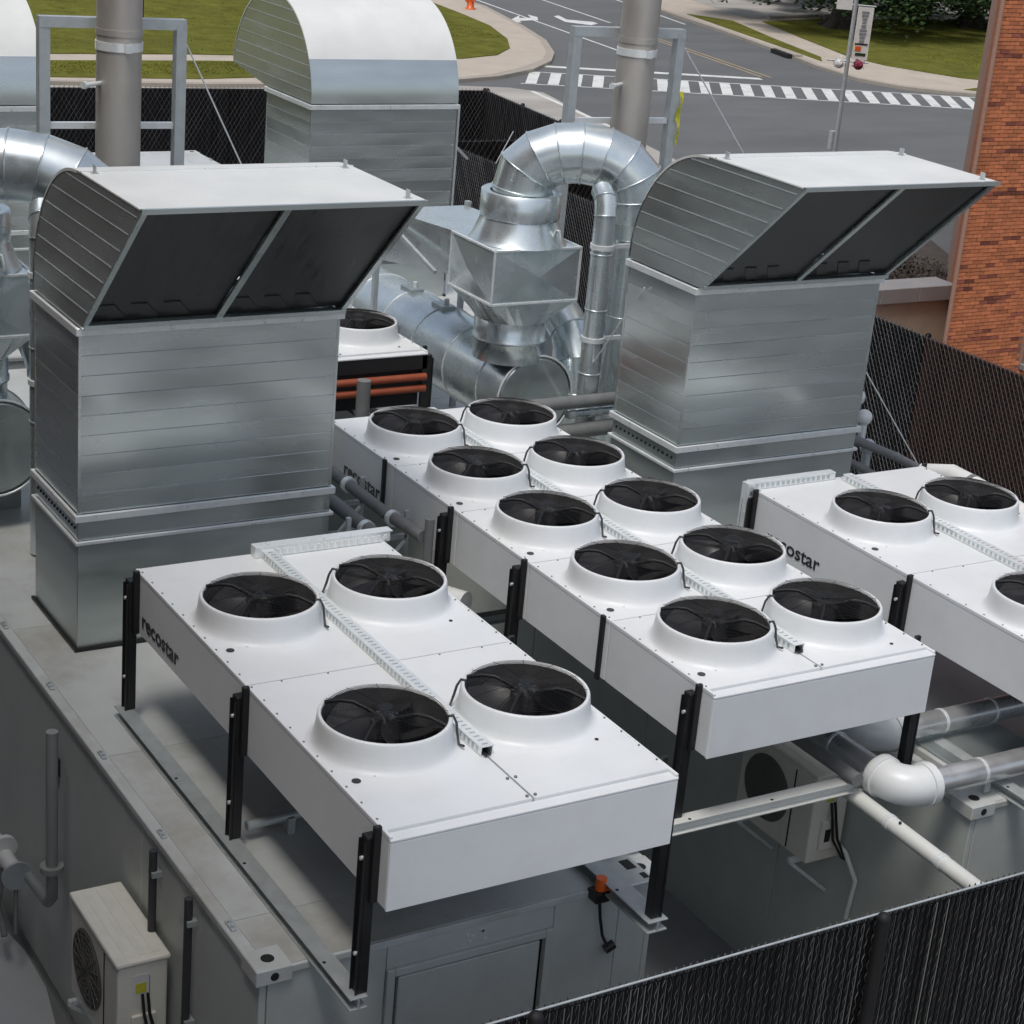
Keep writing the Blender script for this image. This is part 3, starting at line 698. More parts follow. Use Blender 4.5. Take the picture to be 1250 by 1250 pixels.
# roof clutter under the nearest cooler
rc = thing('conduit', 'grey conduit lying across the roof below the nearest cooler', 'pipe', (4.3, -3.45, 2.882))
obj('pipe', MB().tube([(-.1, .0, .12), (-.12, .45, .12), (-.1, 1.4, .12)], .035, 10), 'steel_paint', rc)
obj('saddle', MB().box(-.17, -.05, .3, .36, 0, .13, .01).box(-.17, -.05, 1.0, 1.06, 0, .13, .01), 'rail', rc)

# ------------------------------------------------------------------ exhaust assemblies
def gores(parent, pts, rad, n=28, name='duct_gore', m='duct'):
    pts = [Vector(p) for p in pts]; k = len(pts)
    tang = []
    for i in range(k):
        a = (pts[i]-pts[i-1]).normalized() if i else (pts[1]-pts[0]).normalized()
        b = (pts[i+1]-pts[i]).normalized() if i < k-1 else a
        tang.append(((a+b).normalized(), a, b))
    x = None
    for i in range(k-1):
        d = (pts[i+1]-pts[i]).normalized()
        if x is None:
            a = Vector((0, 0, 1)) if abs(d.z) < .9 else Vector((1, 0, 0)); x = d.cross(a).normalized()
        x = (x-d*x.dot(d)).normalized(); y = d.cross(x)
        ring = []
        q0 = rad[i] if isinstance(rad, list) else rad; q1 = rad[i+1] if isinstance(rad, list) else rad
        for (p, nn, q) in ((pts[i], tang[i][0], q0), (pts[i+1], tang[i+1][0], q1)):
            for j in range(n):
                o = (x*math.cos(2*PI*j/n)+y*math.sin(2*PI*j/n))*q
                # slide along d to the mitre plane
                ring.append(p+o-d*(o.dot(nn)/max(.2, d.dot(nn))))
        mb = MB(); mb.add(ring, [(j, (j+1) % n, n+(j+1) % n, n+j) for j in range(n)], True)
        g = obj(name, mb, m, parent)
        bead = [ring[n+j]+(ring[n+j]-pts[i+1])*.012 for j in range(n)]; bead.append(bead[0])
        if i < k-2: obj('seam_bead', MB().tube(bead, .009, 5, False), m, g)
def make_exhaust(loc, l1, l2, l3, l4, l5, wide=0.):
    ox, oy = -2.3, 2.37
    t = thing('exhaust_duct', l1, 'exhaust duct', loc)
    def W(x, y, z): return (x-ox, y-oy, z-2.88)
    # plenum box with cross-broken sides
    bx0, bx1, by0, by1, bz0, bz1 = -2.78, -1.84, 1.83, 2.90, 4.85, 5.43
    mb = MB()
    def xbreak(a, b, c, d, push):
        a, b, c, d = map(Vector, (a, b, c, d)); nrm = (b-a).cross(d-a).normalized(); m = (a+b+c+d)/4+nrm*push
        mb.add([W(*p) for p in (a, b, c, d, m)], [(0, 1, 4), (1, 2, 4), (2, 3, 4), (3, 0, 4)])
    xbreak((bx1, by0, bz0), (bx1, by1, bz0), (bx1, by1, bz1), (bx1, by0, bz1), .05)
    xbreak((bx0, by0, bz0), (bx1, by0, bz0), (bx1, by0, bz1), (bx0, by0, bz1), .05)
    xbreak((bx1, by1, bz0), (bx0, by1, bz0), (bx0, by1, bz1), (bx1, by1, bz1), .05)
    xbreak((bx0, by1, bz0), (bx0, by0, bz0), (bx0, by0, bz1), (bx0, by1, bz1), .05)
    mb.add([W(*p) for p in ((bx0, by0, bz1), (bx1, by0, bz1), (bx1, by1, bz1), (bx0, by1, bz1))], [(0, 1, 2, 3)])
    obj('plenum', mb, 'duct', t)
    ed = MB()
    for (a, b) in (((bx1, by0), (bx1, by1)), ((bx0, by0), (bx1, by0)), ((bx1, by1), (bx0, by1))):
        for z in (bz1, bz0): ed.obox(W(*a, z), W(*b, z), .03, .02)
    for (x, y) in ((bx1, by0), (bx1, by1), (bx0, by0)): ed.obox(W(x, y, bz0), W(x, y, bz1), .02, .02)
    obj('plenum_edges', ed, 'galv_trim', t)
    # square to round below the plenum
    n = 32; sq = []; ci = []
    for j in range(n):
        a = 2*PI*j/n; c, s = math.cos(a), math.sin(a); k = 1/max(abs(c), abs(s))
        sq.append(W(-2.31+.47*c*k, 2.365+.535*s*k, bz0)); ci.append(W(-2.3+.40*c, 2.37+.40*s, 4.58))
    obj('square_to_round', MB().add(sq+ci, [(j, (j+1) % n, n+(j+1) % n, n+j) for j in range(n)]), 'duct', t)
    obj('lower_collar', MB().lathe([(.40, 1.70), (.40, 1.50), (.412, 1.49), (.412, 1.46), (.39, 1.45), (.39, 1.24)], n=32), 'duct', t)
    # cone and upper collar
    obj('cone', MB().lathe([(.535, 2.553), (.50, 2.60), (.42, 2.80), (.415, 2.82)], n=40), 'duct', t)
    obj('upper_collar', MB().lathe([(.43, 2.81), (.435, 2.83), (.435, 3.08), (.42, 3.09), (.34, 3.075)], n=40), 'duct', t)
    obj('cone_clip', MB().tube([W(-1.88, 2.55, 5.5), W(-1.86, 2.57, 5.62), W(-1.84, 2.6, 5.62), W(-1.82, 2.62, 5.48)], .02, 6), 'steel_paint', t)
    # gooseneck
    p0 = Vector((-2.3, 2.37-wide)); p1 = Vector((-1.68, 3.40)); c = (p0+p1)/2; d = (p1-p0); rad = d.length/2
    pts = [(p0.x, p0.y, 5.90)]
    for k in range(9):
        a = PI-PI*k/8
        q = c+d.normalized()*rad*math.cos(a)*1.0
        pts.append((q.x, q.y, 5.98+.44*max(0, math.sin(a))**.8))
    pts.append((p1.x, p1.y, 5.74))
    gores(t, [W(*p) for p in pts], [.32]*10+[.29], name='gooseneck_gore')
    gores(t, [W(p1.x, p1.y, 5.74), W(p1.x, p1.y, 5.55), W(p1.x, p1.y, 4.7), W(p1.x, p1.y, 3.8), W(p1.x, p1.y, 2.95)], [.29, .19, .19, .19, .19], name='down_pipe')
    # silencer drum
    s = thing('silencer_drum', l2, 'silencer', (loc[0]+.2, loc[1]+.2, loc[2]))
    def V(x, y, z): return (x-ox-.2, y-oy-.2, z-2.88)
    cy, cz, rd = 2.57, 3.72, .47
    segs = [-1.98, -2.45, -3.25, -4.05, -4.85, -5.65, -6.45]
    for i in range(len(segs)-1):
        q = rd if i else rd+.012
        mb = MB().cyl(V(segs[i], cy, cz), V(segs[i+1]+.004, cy, cz), q, n=36, caps=False)
        g = obj('drum_shell', mb, 'duct', s)
        ring = [V(segs[i+1], cy+(q+.004)*math.cos(2*PI*j/36), cz+(q+.004)*math.sin(2*PI*j/36)) for j in range(37)]
        obj('seam_bead', MB().tube(ring, .008, 5, False), 'galv_trim', g)
    cap = MB().cyl(V(-1.995, cy, cz), V(-1.97, cy, cz), rd-.004, rd-.03, n=36)
    obj('end_cap', cap, 'galv', s)
    ring = [V(-1.975, cy+(rd+.01)*math.cos(2*PI*j/36), cz+(rd+.01)*math.sin(2*PI*j/36)) for j in range(37)]
    obj('cap_rim', MB().tube(ring, .012, 6, False), 'galv_trim', s)
    for x in (-4.1, -4.9):
        cl = obj('clamp_box', MB().box(*[v for v in (x-ox-.2-.14, x-ox-.2+.14)], cy-oy-.2-.12, cy-oy-.2+.06, cz+rd-2.88-.03, cz+rd-2.88+.04, .008), 'galv_dull', s)
        obj('clamp_knob', MB().cyl((x-ox-.2+.02, cy-oy-.2, cz+rd-2.88+.04), (x-ox-.2+.02, cy-oy-.2, cz+rd-2.88+.1), .03, n=10), 'galv_trim', cl)
    for x in (-2.6, -5.6):
        obj('saddle', MB().box(x-ox-.2-.08, x-ox-.2+.08, cy-oy-.2-.4, cy-oy-.2+.4, 0.001, cz-2.88-rd+.12, .005), 'rail', s)
    # segmented elbow beside the collar
    e = thing('elbow_duct', l3, 'duct', (loc[0]+.1, loc[1]+.9, loc[2]))
    def U(x, y, z): return (x-ox-.1, y-oy-.9, z-2.88)
    gores(e, [U(-3.2, 3.3, 4.5), U(-2.75, 3.27, 4.48), U(-2.40, 3.24, 4.32), U(-2.2, 3.23, 4.05), U(-2.13, 3.22, 3.7), U(-2.13, 3.22, 2.9)], .23, 24, 'elbow_gore')
    obj('elbow_flange', MB().cyl(U(-2.13, 3.22, 3.62), U(-2.13, 3.22, 3.68), .25, n=24), 'galv_trim', e)
    # small vent pipe
    v = thing('vent_pipe', l4, 'pipe', (loc[0]+1.0, loc[1]+.45, loc[2]))
    def X(x, y, z): return (x-ox-1.0, y-oy-.45, z-2.88)
    vx, vy = -1.3, 2.80
    gores(v, [X(vx-.2, vy+.06, 6.12), X(vx-.06, vy+.02, 6.06), X(vx, vy, 5.9), X(vx, vy, 5.5), X(vx, vy, 4.9), X(vx, vy, 4.2), X(vx, vy, 2.9)], .115, 18, 'pipe_section')
    for z in (5.55, 4.55): obj('pipe_bracket', MB().cyl(X(vx, vy, z), X(vx, vy, z+.05), .13, n=18).box(*sum(([X(vx, vy, z)[0]-.02, X(vx, vy, z)[0]+.02, X(vx, vy, z)[1], X(vx, vy, z)[1]+.35, X(vx, vy, z)[2], X(vx, vy, z)[2]+.04],), [])), 'galv_trim', v)
    # rear transition duct with a round face
    b = thing('transition_duct', l5, 'duct', (loc[0]-1.2, loc[1], loc[2]))
    def Y(x, y, z): return (x-ox+1.2, y-oy, z-2.88)
    mb = MB()
    A = [Y(-2.80, 1.95, 4.92), Y(-2.80, 2.85, 4.92), Y(-2.80, 2.85, 5.40), Y(-2.80, 1.95, 5.40)]
    B = [Y(-4.3, 1.75, 4.75), Y(-4.3, 2.85, 4.75), Y(-4.3, 2.85, 5.35), Y(-4.3, 1.75, 5.35)]
    mb.add(A+B, [(0, 1, 2, 3), (4, 5, 6, 7), (0, 1, 5, 4), (1, 2, 6, 5), (2, 3, 7, 6), (3, 0, 4, 7)])
    obj('duct_body', mb, 'duct', b)
    fr_ = MB()
    for y in (1.72, 2.88): fr_.obox(Y(-4.3, y, 4.1), Y(-4.3, y, 5.4), .06, .06)
    for y in (1.72,): fr_.obox(Y(-4.3, y, 5.3), Y(-2.9, y, 4.95), .04, .04)
    fr_.obox(Y(-4.3, 1.72, 4.72), Y(-4.3, 2.88, 4.72), .05, .05)
    obj('brace_frame', fr_, 'steel_paint', b)
    for y in (2.88,): obj('support_leg', MB().obox(Y(-4.3, y, 2.88), Y(-4.3, y, 4.1), .06, .06).obox(Y(-4.3, 1.72, 4.1), Y(-4.3, 1.72, 3.9), .06, .06), 'steel_paint', b)
    return t
OFF = -5.97
make_exhaust((-2.3, 2.37, 2.88), 'silver exhaust duct with cone and segmented gooseneck, in full view behind the middle cooler',
             'long silver drum lying behind the middle cooler, round grey end towards the camera', 'silver segmented elbow right of the round drum end behind the middle cooler', 'thin silver vent pipe with slanted top between the gooseneck and the right intake', 'tapering silver box duct with braces, behind the cone of the full gooseneck')
make_exhaust((-2.3, 2.37+OFF, 2.88), 'silver gooseneck exhaust duct cut off by the left edge of the photo',
             'long silver drum lying left of the dark-sided intake, mostly out of frame', 'silver segmented elbow hidden behind the dark-sided intake at the left', 'thin silver vent pipe behind the dark-sided intake at the left', 'tapering silver box duct with braces at the left edge, behind the cut-off gooseneck', .35)

def make_stack(loc, label, tape=False, wy=2.38, wz=-4.58):
    t = thing('exhaust_stack', label, 'chimney', loc)
    # local: stack axis at origin; frame posts behind it
    obj('stack_pipe', MB().cyl((0, 0, 0), (0, 0, 4.62), .215, n=36).cyl((0, 0, 4.58), (0, 0, 4.64), .222, n=36).cyl((0, 0, 4.64), (0, 0, 7.4), .215, n=36, caps=False), 'stack', t)
    obj('clamp_band', MB().cyl((0, 0, 4.44), (0, 0, 4.52), .226, n=36).box(.2, .27, -.03, .03, 4.44, 4.52), 'galv_trim', t)
    fr = [(-.25, -.66), (-.17, .68)]
    for (x, y) in fr: obj('frame_post', MB().obox((x, y, 0), (x, y, 4.66), .105, .105), 'steel_paint', t)
    obj('frame_beam', MB().obox((fr[0][0], fr[0][1]-.05, 4.66), (fr[1][0], fr[1][1]+.05, 4.66), .11, .10), 'steel_paint', t)
    obj('frame_beam', MB().obox((-.245, -.60, 3.68), (-.175, .62, 3.68), .06, .06), 'galv_trim', t)
    obj('sample_port', MB().cyl((.05, -.2, 4.13), (.18, -.40, 4.13), .022, n=10).cyl((.17, -.385, 4.13), (.19, -.415, 4.13), .035, n=10), 'galv_trim', t)
    obj('guy_wire', MB().tube([(-.17, .68, 4.6), (-.15, .68+wy, 4.6+wz)], .009, 5), 'galv_trim', t)
    if tape:
        tp = MB()
        for k, (n_, zt_, sw) in enumerate(((9, 4.02, .03), (7, 3.98, -.02), (5, 3.62, .015))):
            pts = [(-.105+.008*k+.012*math.sin(j*.8+k), .745+sw*j/n_+.010*math.sin(j*.7+k), zt_-j*.052) for j in range(n_)]
            for j in range(n_-1):
                a = Vector(pts[j]); b = Vector(pts[j+1]); wa = Vector((.006, .024*math.cos(j*.5+k), 0)); wb = Vector((.006, .024*math.cos(j*.5+.5+k), 0))
                tp.add([a-wa, a+wa, b+wb, b-wb], [(0, 1, 2, 3)])
        obj('caution_tape', tp, 'yellow', t)
    return t
make_stack((-2.85, -1.93, 2.88), 'tall grey chimney in a square steel frame behind the left intake')
make_stack((-2.85, 4.05, 2.88), 'tall grey chimney by the crosswalk, yellow tape tied to its steel frame', True, 6.3, -7.42)

def wire(label, p0, p1, q=.008, m='galv_trim'):
    o = obj('guy_wire', MB().tube([p0, p1], q, 5), m); tag(o, label, 'guy wire')
wire('guy wire crossing in front of the vent pipes left of the right intake', (.05, 2.43, 5.5), (-2.25, 3.05, 3.35), .009)
wire('guy wire slanting across the dark gate beside the round-backed intake', (-19.6, 11.6, 1.2), (-19.4, 12.6, 3.3), .012)
pl = thing('pole', 'thin pale pole standing at the right edge of the round-backed intake', 'pole', (-9.2, 5.45, 2.8))
obj('shaft', MB().cyl((0, 0, 0), (0, 0, 2.85), .02, n=8), 'galv_trim', pl)
obj('stay', MB().obox((0, 0, 2.25), (-.6, .55, 1.95), .03, .03), 'galv_trim', pl)

# ------------------------------------------------------------------ pipes
def pipe_run(label, pts, q, m='foam', bands=0, name='pipe', cat='pipe', ends=None):
    p0 = Vector(pts[0]); t = thing(name, label, cat, p0)
    L = [Vector(p)-p0 for p in pts]
    for i in range(len(L)-1):
        obj('pipe_section', MB().cyl(L[i], L[i+1], q, n=18), m, t)
    for i in range(1, len(L)-1):
        obj('elbow', ball(L[i], q*1.12), m, t)
    return t
def ball(c, q, n=14):
    mb = MB(); pr = [(q*math.sin(PI*k/n), -q*math.cos(PI*k/n)) for k in range(n+1)]
    mb.lathe([(max(a, 1e-4), b) for a, b in pr], (c[0], c[1], c[2]), 18); return mb
pipe_run('grey insulated pipe running between the dark-sided intake and the middle cooler, upper one', [(-3, -.74, 3.82), (.9, -.74, 3.82), (1.62, -.74, 3.86)], .055)
pipe_run('grey insulated pipe between the dark-sided intake and the middle cooler, lower one', [(-3, -1.0, 3.74), (1.3, -1.0, 3.76)], .065)
for fx, lab in ((.15, 'farther'), (1.05, 'nearer')):
    sf = thing('pipe_rack', 'small galvanised rack holding the grey pipes beside the left intake, the %s one' % lab, 'pipe rack', (fx, -.88, 2.9))
    for yy in (-.3, .28): obj('upright', MB().obox((0, yy, 0), (0, yy, .98), .04, .04), 'steel_paint', sf)
    for zz in (.45, .74): obj('crossbar', MB().obox((0, -.3, zz), (0, .28, zz), .04, .04), 'steel_paint', sf)
    obj('diagonal', MB().obox((.022, -.28, .1), (.022, .26, .7), .03, .02), 'galv_trim', sf)
    obj('pipe_clamp', MB().cyl((-.03, .14, .92), (.03, .14, .92), .075, n=16), 'galv_trim', sf); obj('pipe_clamp', MB().cyl((-.03, -.12, .85), (.03, -.12, .85), .082, n=16), 'galv_trim', sf)
pipe_run('short upright grey pipe behind the right fan of the nearest cooler', [(1.68, -.72, 3.3), (1.68, -.72, 4.05)], .042)
pipe_run('grey pipe lowest in the gap beside the dark-sided intake', [(-2.5, -1.12, 3.45), (1.2, -1.12, 3.45)], .07)
pipe_run('upright grey pipe with pale cap in front of the red header pipes', [(-2.3, .62, 2.9), (-2.3, .62, 3.98)], .075)
pipe_run('grey pipe crossing in front of the round drum end, upper one', [(-1.05, 1.75, 3.97), (-1.05, 3.4, 3.97)], .07)
pipe_run('grey pipe crossing in front of the round drum end, lower one', [(-1.05, 2.1, 3.64), (-1.05, 3.4, 3.66)], .085)
pc = thing('pipe_coupling', 'silver ribbed coupling between the two grey pipes by the drum end', 'pipe coupling', (-1.12, 2.72, 3.82))
obj('sleeve', MB().cyl((0, -.28, 0), (0, .28, 0), .05, n=14), 'duct', pc)
for yy in (-.25, 0, .1): obj('ring', MB().cyl((0, yy, 0), (0, yy+.05, 0), .06, n=14), 'galv_trim', pc)
pipe_run('grey steel rail pipe running from the right intake to the right fence, upper one', [(.6, 4.7, 3.97), (.6, 5.6, 3.6), (.6, 6.2, 3.31)], .048, 'foam')
pipe_run('grey steel rail pipe running from the right intake to the right fence, lower one', [(.6, 4.7, 3.74), (.6, 5.7, 3.23)], .042, 'foam')
for (p, q, lab) in (((.5, 4.99, 4.30), .095, 'upper'), ((.55, 5.10, 4.08), .085, 'lower')):
    v = thing('valve_cap', 'white rounded valve cap right of the right intake, %s of the pair' % lab, 'valve', p)
    obj('cap', ball((0, 0, 0), q), 'pvc', v); obj('stem', MB().cyl((0, 0, -.3), (0, 0, 0), q*.5, n=12), 'pvc', v)
v = thing('valve_cap', 'grey rounded valve between the steel rail pipes right of the right intake', 'valve', (.5, 5.26, 3.72))
obj('cap', ball((0, 0, 0), .085), 'steel_paint', v); obj('stem', MB().cyl((0, 0, -.4), (0, 0, 0), .05, n=12), 'steel_paint', v)
# insulated chrome pipes with white elbows
def clad(label, pts, q):
    p0 = Vector(pts[1]); t = thing('clad_pipe', label, 'pipe', p0)
    L = [Vector(p)-p0 for p in pts]
    for i in range(2):
        e_ = [(L[k]-L[1]).normalized()*.2 for k in (0, 2)]
        a, b = (L[0], L[1]+e_[0]) if i == 0 else (L[1]+e_[1], L[2])
        d = (b-a); n = max(1, int(d.length/.55))
        for k in range(n): 
            g = obj('cladding', MB().cyl(a+d*(k/n), a+d*((k+1)/n-.004), q, n=24, caps=True), 'cladding', t)
            obj('band', MB().cyl(a+d*((k+1)/n)-d.normalized()*.02, a+d*((k+1)/n)+d.normalized()*.004, q+.006, n=24), 'galv_trim', g)
    d0 = (L[0]-L[1]).normalized(); d1 = (L[2]-L[1]).normalized(); e = q*1.5; rb = .20
    cc = (d0+d1)*rb
    arc = [cc-(d1*math.cos(PI/2*k/8)+d0*math.sin(PI/2*k/8))*rb for k in range(9)]
    el = obj('elbow', MB().tube([d0*(rb+.1)]+arc+[d1*(rb+.1)], [e*.9]+[e]*9+[e*.9], 28), 'pvc', t)
    for dv in (d0, d1): obj('elbow_collar', MB().cyl(dv*(rb+.0), dv*(rb+.07), e+.014, n=28), 'pvc', el)
    for p in (.9, 2.2):
        obj('pipe_support', MB().obox(d1*p+Vector((0, 0, -q)), d1*p+Vector((0, 0, -.2)), .06, .04), 'rail', t)
clad('shiny clad pipe with white elbow, front one of the two under the right cooler', [(1.5, 1.28, 3.10), (5.72, 1.28, 3.10), (5.72, 6.3, 3.10)], .105)
clad('shiny clad pipe with white elbow, rear one of the two under the right cooler', [(1.5, 1.64, 3.1), (4.93, 1.64, 3.1), (4.93, 6.3, 3.1)], .1)
pipe_run('dark rubber sleeve pipe lying beside the front clad pipe', [(1.5, 1.02, 3.12), (5.5, 1.02, 3.12)], .055, 'foam')
we = thing('white_elbow', 'white pipe elbow in the gap between the two nearest coolers', 'pipe elbow', (1.85, -.75, 3.35))
obj('bend', MB().tube([(0, 0, -.5), (0, 0, -.1), (.03, .05, .0), (.1, .12, .05), (.25, .2, .05)], .11, 20), 'pvc', we)
jb = thing('roof_hatch', 'grey roof hatch between the two clad pipes below the right cooler', 'hatch', (5.15, 2.6, 2.882))
obj('frame', MB().box(-.3, .3, -.5, .5, 0, .06, .006), 'roof', jb); obj('lid', MB().box(-.26, .26, -.46, .46, .06, .085, .01), 'galv_dull', jb)
obj('hinge_bar', MB().box(-.28, -.2, -.45, .45, .085, .11), 'rail', jb)
wr = thing('wrapped_bundle', 'white wrapped pipe bundle behind the right-hand cooler, near the fence', 'pipe bundle', (1.9, 4.95, 3.95))
obj('wrap', MB().tube([(-.1, -.15, 0), (.2, -.02, .05), (.5, .0, .02), (.8, .05, -.03), (1.3, .1, -.1)], [.07, .1, .11, .12, .11], 14), 'offwhite', wr)
obj('strap', MB().cyl((.45, 0, .02), (.5, 0, .02), .118, n=14), 'foam', wr)

# ------------------------------------------------------------------ outdoor AC units
def make_ac(label, loc):
    # local x 0..1.02 length, y 0(outer)..-; outer face at y=-.42; wall at y=0
    t = thing('ac_unit', label, 'air conditioner', loc)
    obj('casing', MB().box(0, 1.0, -.40, -.03, 0, .80, .02), 'beige', t)
    obj('lid', MB().box(-.015, 1.015, -.415, -.015, .80, .845, .018), 'offwhite' if False else 'beige', t)
    for k in range(3): obj('lid_rib', MB().box(.05, .95, -.33+k*.1, -.28+k*.1, .845, .849), 'beige', t)
    g = MB()
    for q in (.05, .1, .15, .2, .25, .29):
        g.tube([(.38+q*math.cos(2*PI*k/32), -.412, .42+q*math.sin(2*PI*k/32)) for k in range(33)], .005, 4, False)
    for k in range(8):
        a = PI*k/8; g.tube([(.38-.29*math.cos(a), -.414, .42-.29*math.sin(a)), (.38+.29*math.cos(a), -.414, .42+.29*math.sin(a))], .005, 4)
    fo = obj('fan_opening', MB().cyl((.38, -.405, .42), (.38, -.4005, .42), .30, n=36), 'grille', t); obj('fan_grille', g, 'grille', fo)
    obj('front_groove', MB().box(.72, .735, -.404, -.399, .03, .77), 'dark', t)
    lb = obj('sticker', MB().box(1.0005, 1.003, -.29, -.17, .56, .72), 'label_white', t)
    obj('yellow_mark', MB().box(1.003, 1.0045, -.27, -.19, .57, .65), 'yellow', lb); obj('blue_mark', MB().box(1.003, 1.0045, -.17, -.165, .56, .7), 'label_blue', lb)
    obj('service_cover', MB().box(1.0, 1.03, -.30, -.12, .12, .40, .01), 'beige', t)
    obj('vent_slot', MB().box(1.0305, 1.032, -.26, -.2, .2, .32), 'dark', t)
    cb = MB()
    for k in (0, 1): cb.tube([(1.01, -.22+.04*k, .56), (1.05, -.22+.04*k, .42), (1.05, -.18+.05*k, .22), (1.1, -.1+.03*k, .06), (1.12, .0, 0)], .012, 8)
    obj('cable', cb, 'black', t)
    for x in (.12, .86):
        obj('bracket', MB().box(x-.02, x+.02, -.46, 0, -.05, -.001, .004).obox((x, -.44, -.05), (x, 0, -.42), .03, .03), 'galv_trim', t)
    obj('line_set', MB().tube([(1.02, -.1, .15), (1.1, -.06, .1), (1.25, -.04, -.1), (1.2, -.03, -.5)], .022, 8), 'offwhite', t)
    return t
make_ac('beige air conditioner with a yellow sticker on the left wall of the nearest container', (3.26, -4.0, 1.30))
make_ac('beige air conditioner on the shaded wall in the gap below the middle cooler', (3.52, 1.94, 1.70))

# beacon, wall pipes, conduits on the nearest container
bc = thing('warning_beacon', 'orange warning beacon with a dangling black cable above the container door', 'beacon', (5.74, -1.46, 2.88))
obj('lamp', MB().cyl((0, 0, .02), (0, 0, .11), .045, .04, 16), 'orange', bc); obj('lamp_base', MB().box(-.06, .06, -.07, .05, -.06, .02, .01), 'black', bc)
obj('lamp_neck', MB().box(-.04, .04, -.02, .1, -.03, .03, .008), 'orange', bc)
obj('cable', MB().tube([(0, 0, -.05), (.02, .01, -.2), (.03, .04, -.35), (.02, .09, -.44), (.0, .12, -.48)], .012, 8).cyl((.0, .1, -.5), (.0, .17, -.47), .035, n=10), 'black', bc)
wp = thing('wall_pipe', 'grey upright pipe with a flange on the left wall of the nearest container', 'pipe', (2.0, -4.14, 1.55))
obj('riser', MB().cyl((0, 0, 0), (0, 0, 1.25), .048, n=18), 'riser', wp); obj('flange', MB().cyl((0, 0, 0), (0, 0, .05), .095, n=20), 'riser', wp)
obj('offset', MB().tube([(0, 0, 0), (0, -.0, -.25), (-.1, 0, -.35), (-.6, 0, -.4)], .048, 14), 'riser', wp)
gp = thing('flanged_pipe', 'pale pipe stub with round flanges at the lower left edge of the photo', 'pipe', (.95, -4.15, .98))
obj('pipe_section', MB().cyl((-.6, 0, 0), (.12, 0, 0), .07, n=16), 'pvc', gp)
obj('flange', MB().cyl((.12, 0, 0), (.15, 0, 0), .13, n=24), 'steel_paint', gp); obj('flange', MB().cyl((-.25, 0, .08), (-.2, 0, .08), .11, n=24), 'pvc', gp)
obj('stand', MB().tube([(-.1, -.05, -.05), (-.1, -.1, -.4), (.1, -.1, -.6)], .03, 8).tube([(.1, .0, -.1), (.25, -.05, -.5)], .02, 8), 'foam', gp)
vk = thing('wall_vent', 'small black vent slots high on the left wall of the nearest container', 'vent', (1.62, -4.0, 2.22))
obj('slot', MB().box(-.1, -.05, -.012, .02, .05, .2, .004), 'black', vk); obj('slot', MB().box(.04, .1, -.012, .02, .0, .16, .004), 'black', vk); obj('slot', MB().box(-.02, .03, -.012, .02, -.14, -.03, .004), 'black', vk)
for (x, lab) in ((3.95, 'farther'), (4.62, 'nearer')):
    cd = thing('conduit', 'dark upright conduit on the left wall behind the air conditioner, the %s one' % lab, 'conduit', (x, -4.04, 1.3))
    obj('tube', MB().cyl((0, 0, 0), (0, 0, 1.5), .03, n=12), 'conduit', cd); obj('clip', MB().box(-.05, .05, -.02, .05, 1.3, 1.34).box(-.05, .05, -.02, .05, .5, .54), 'rail', cd)
wl = thing('wall_light', 'slim white lamp arm on the left wall near the front corner of the nearest container', 'lamp', (5.25, -4.15, 1.5))
obj('arm', MB().obox((-.1, 0, -.15), (.3, 0, .12), .05, .035), 'pvc', wl); obj('pad', MB().box(-.12, -.02, .02, .16, -.2, -.05, .01), 'foam', wl)

# ------------------------------------------------------------------ fences
def zigzag(mb, a, b, z0, z1, pitch, q, n=None):
    # diamond wires: two families of slanting wires in the vertical plane through a->b
    a = Vector((*a, 0)); b = Vector((*b, 0)); L = (b-a).length; d = (b-a)/L; nn = Vector((-d.y, d.x, 0)); H = z1-z0
    k = -H*.6
    def seg(s0, h0, s1, h1, off):
        p0 = a+d*s0+Vector((0, 0, z0+h0))+nn*off; p1 = a+d*s1+Vector((0, 0, z0+h1))+nn*off
        t = (p1-p0).normalized(); sdv = t.cross(nn)*q
        mb.add([p0-sdv, p0+nn*q*1.4, p0+sdv, p1-sdv, p1+nn*q*1.4, p1+sdv], [(0, 1, 4, 3), (1, 2, 5, 4)])
    r_ = .6
    while k < L:
        s0, h0, s1, h1 = k, 0, k+H*r_, H
        if s0 < 0: h0 = -s0/r_; s0 = 0
        if s1 > L: h1 = H-(s1-L)/r_; s1 = L
        if h1 > h0: seg(s0, h0, s1, h1, .012); seg(L-s0, h0, L-s1, h1, .016)
        k += pitch
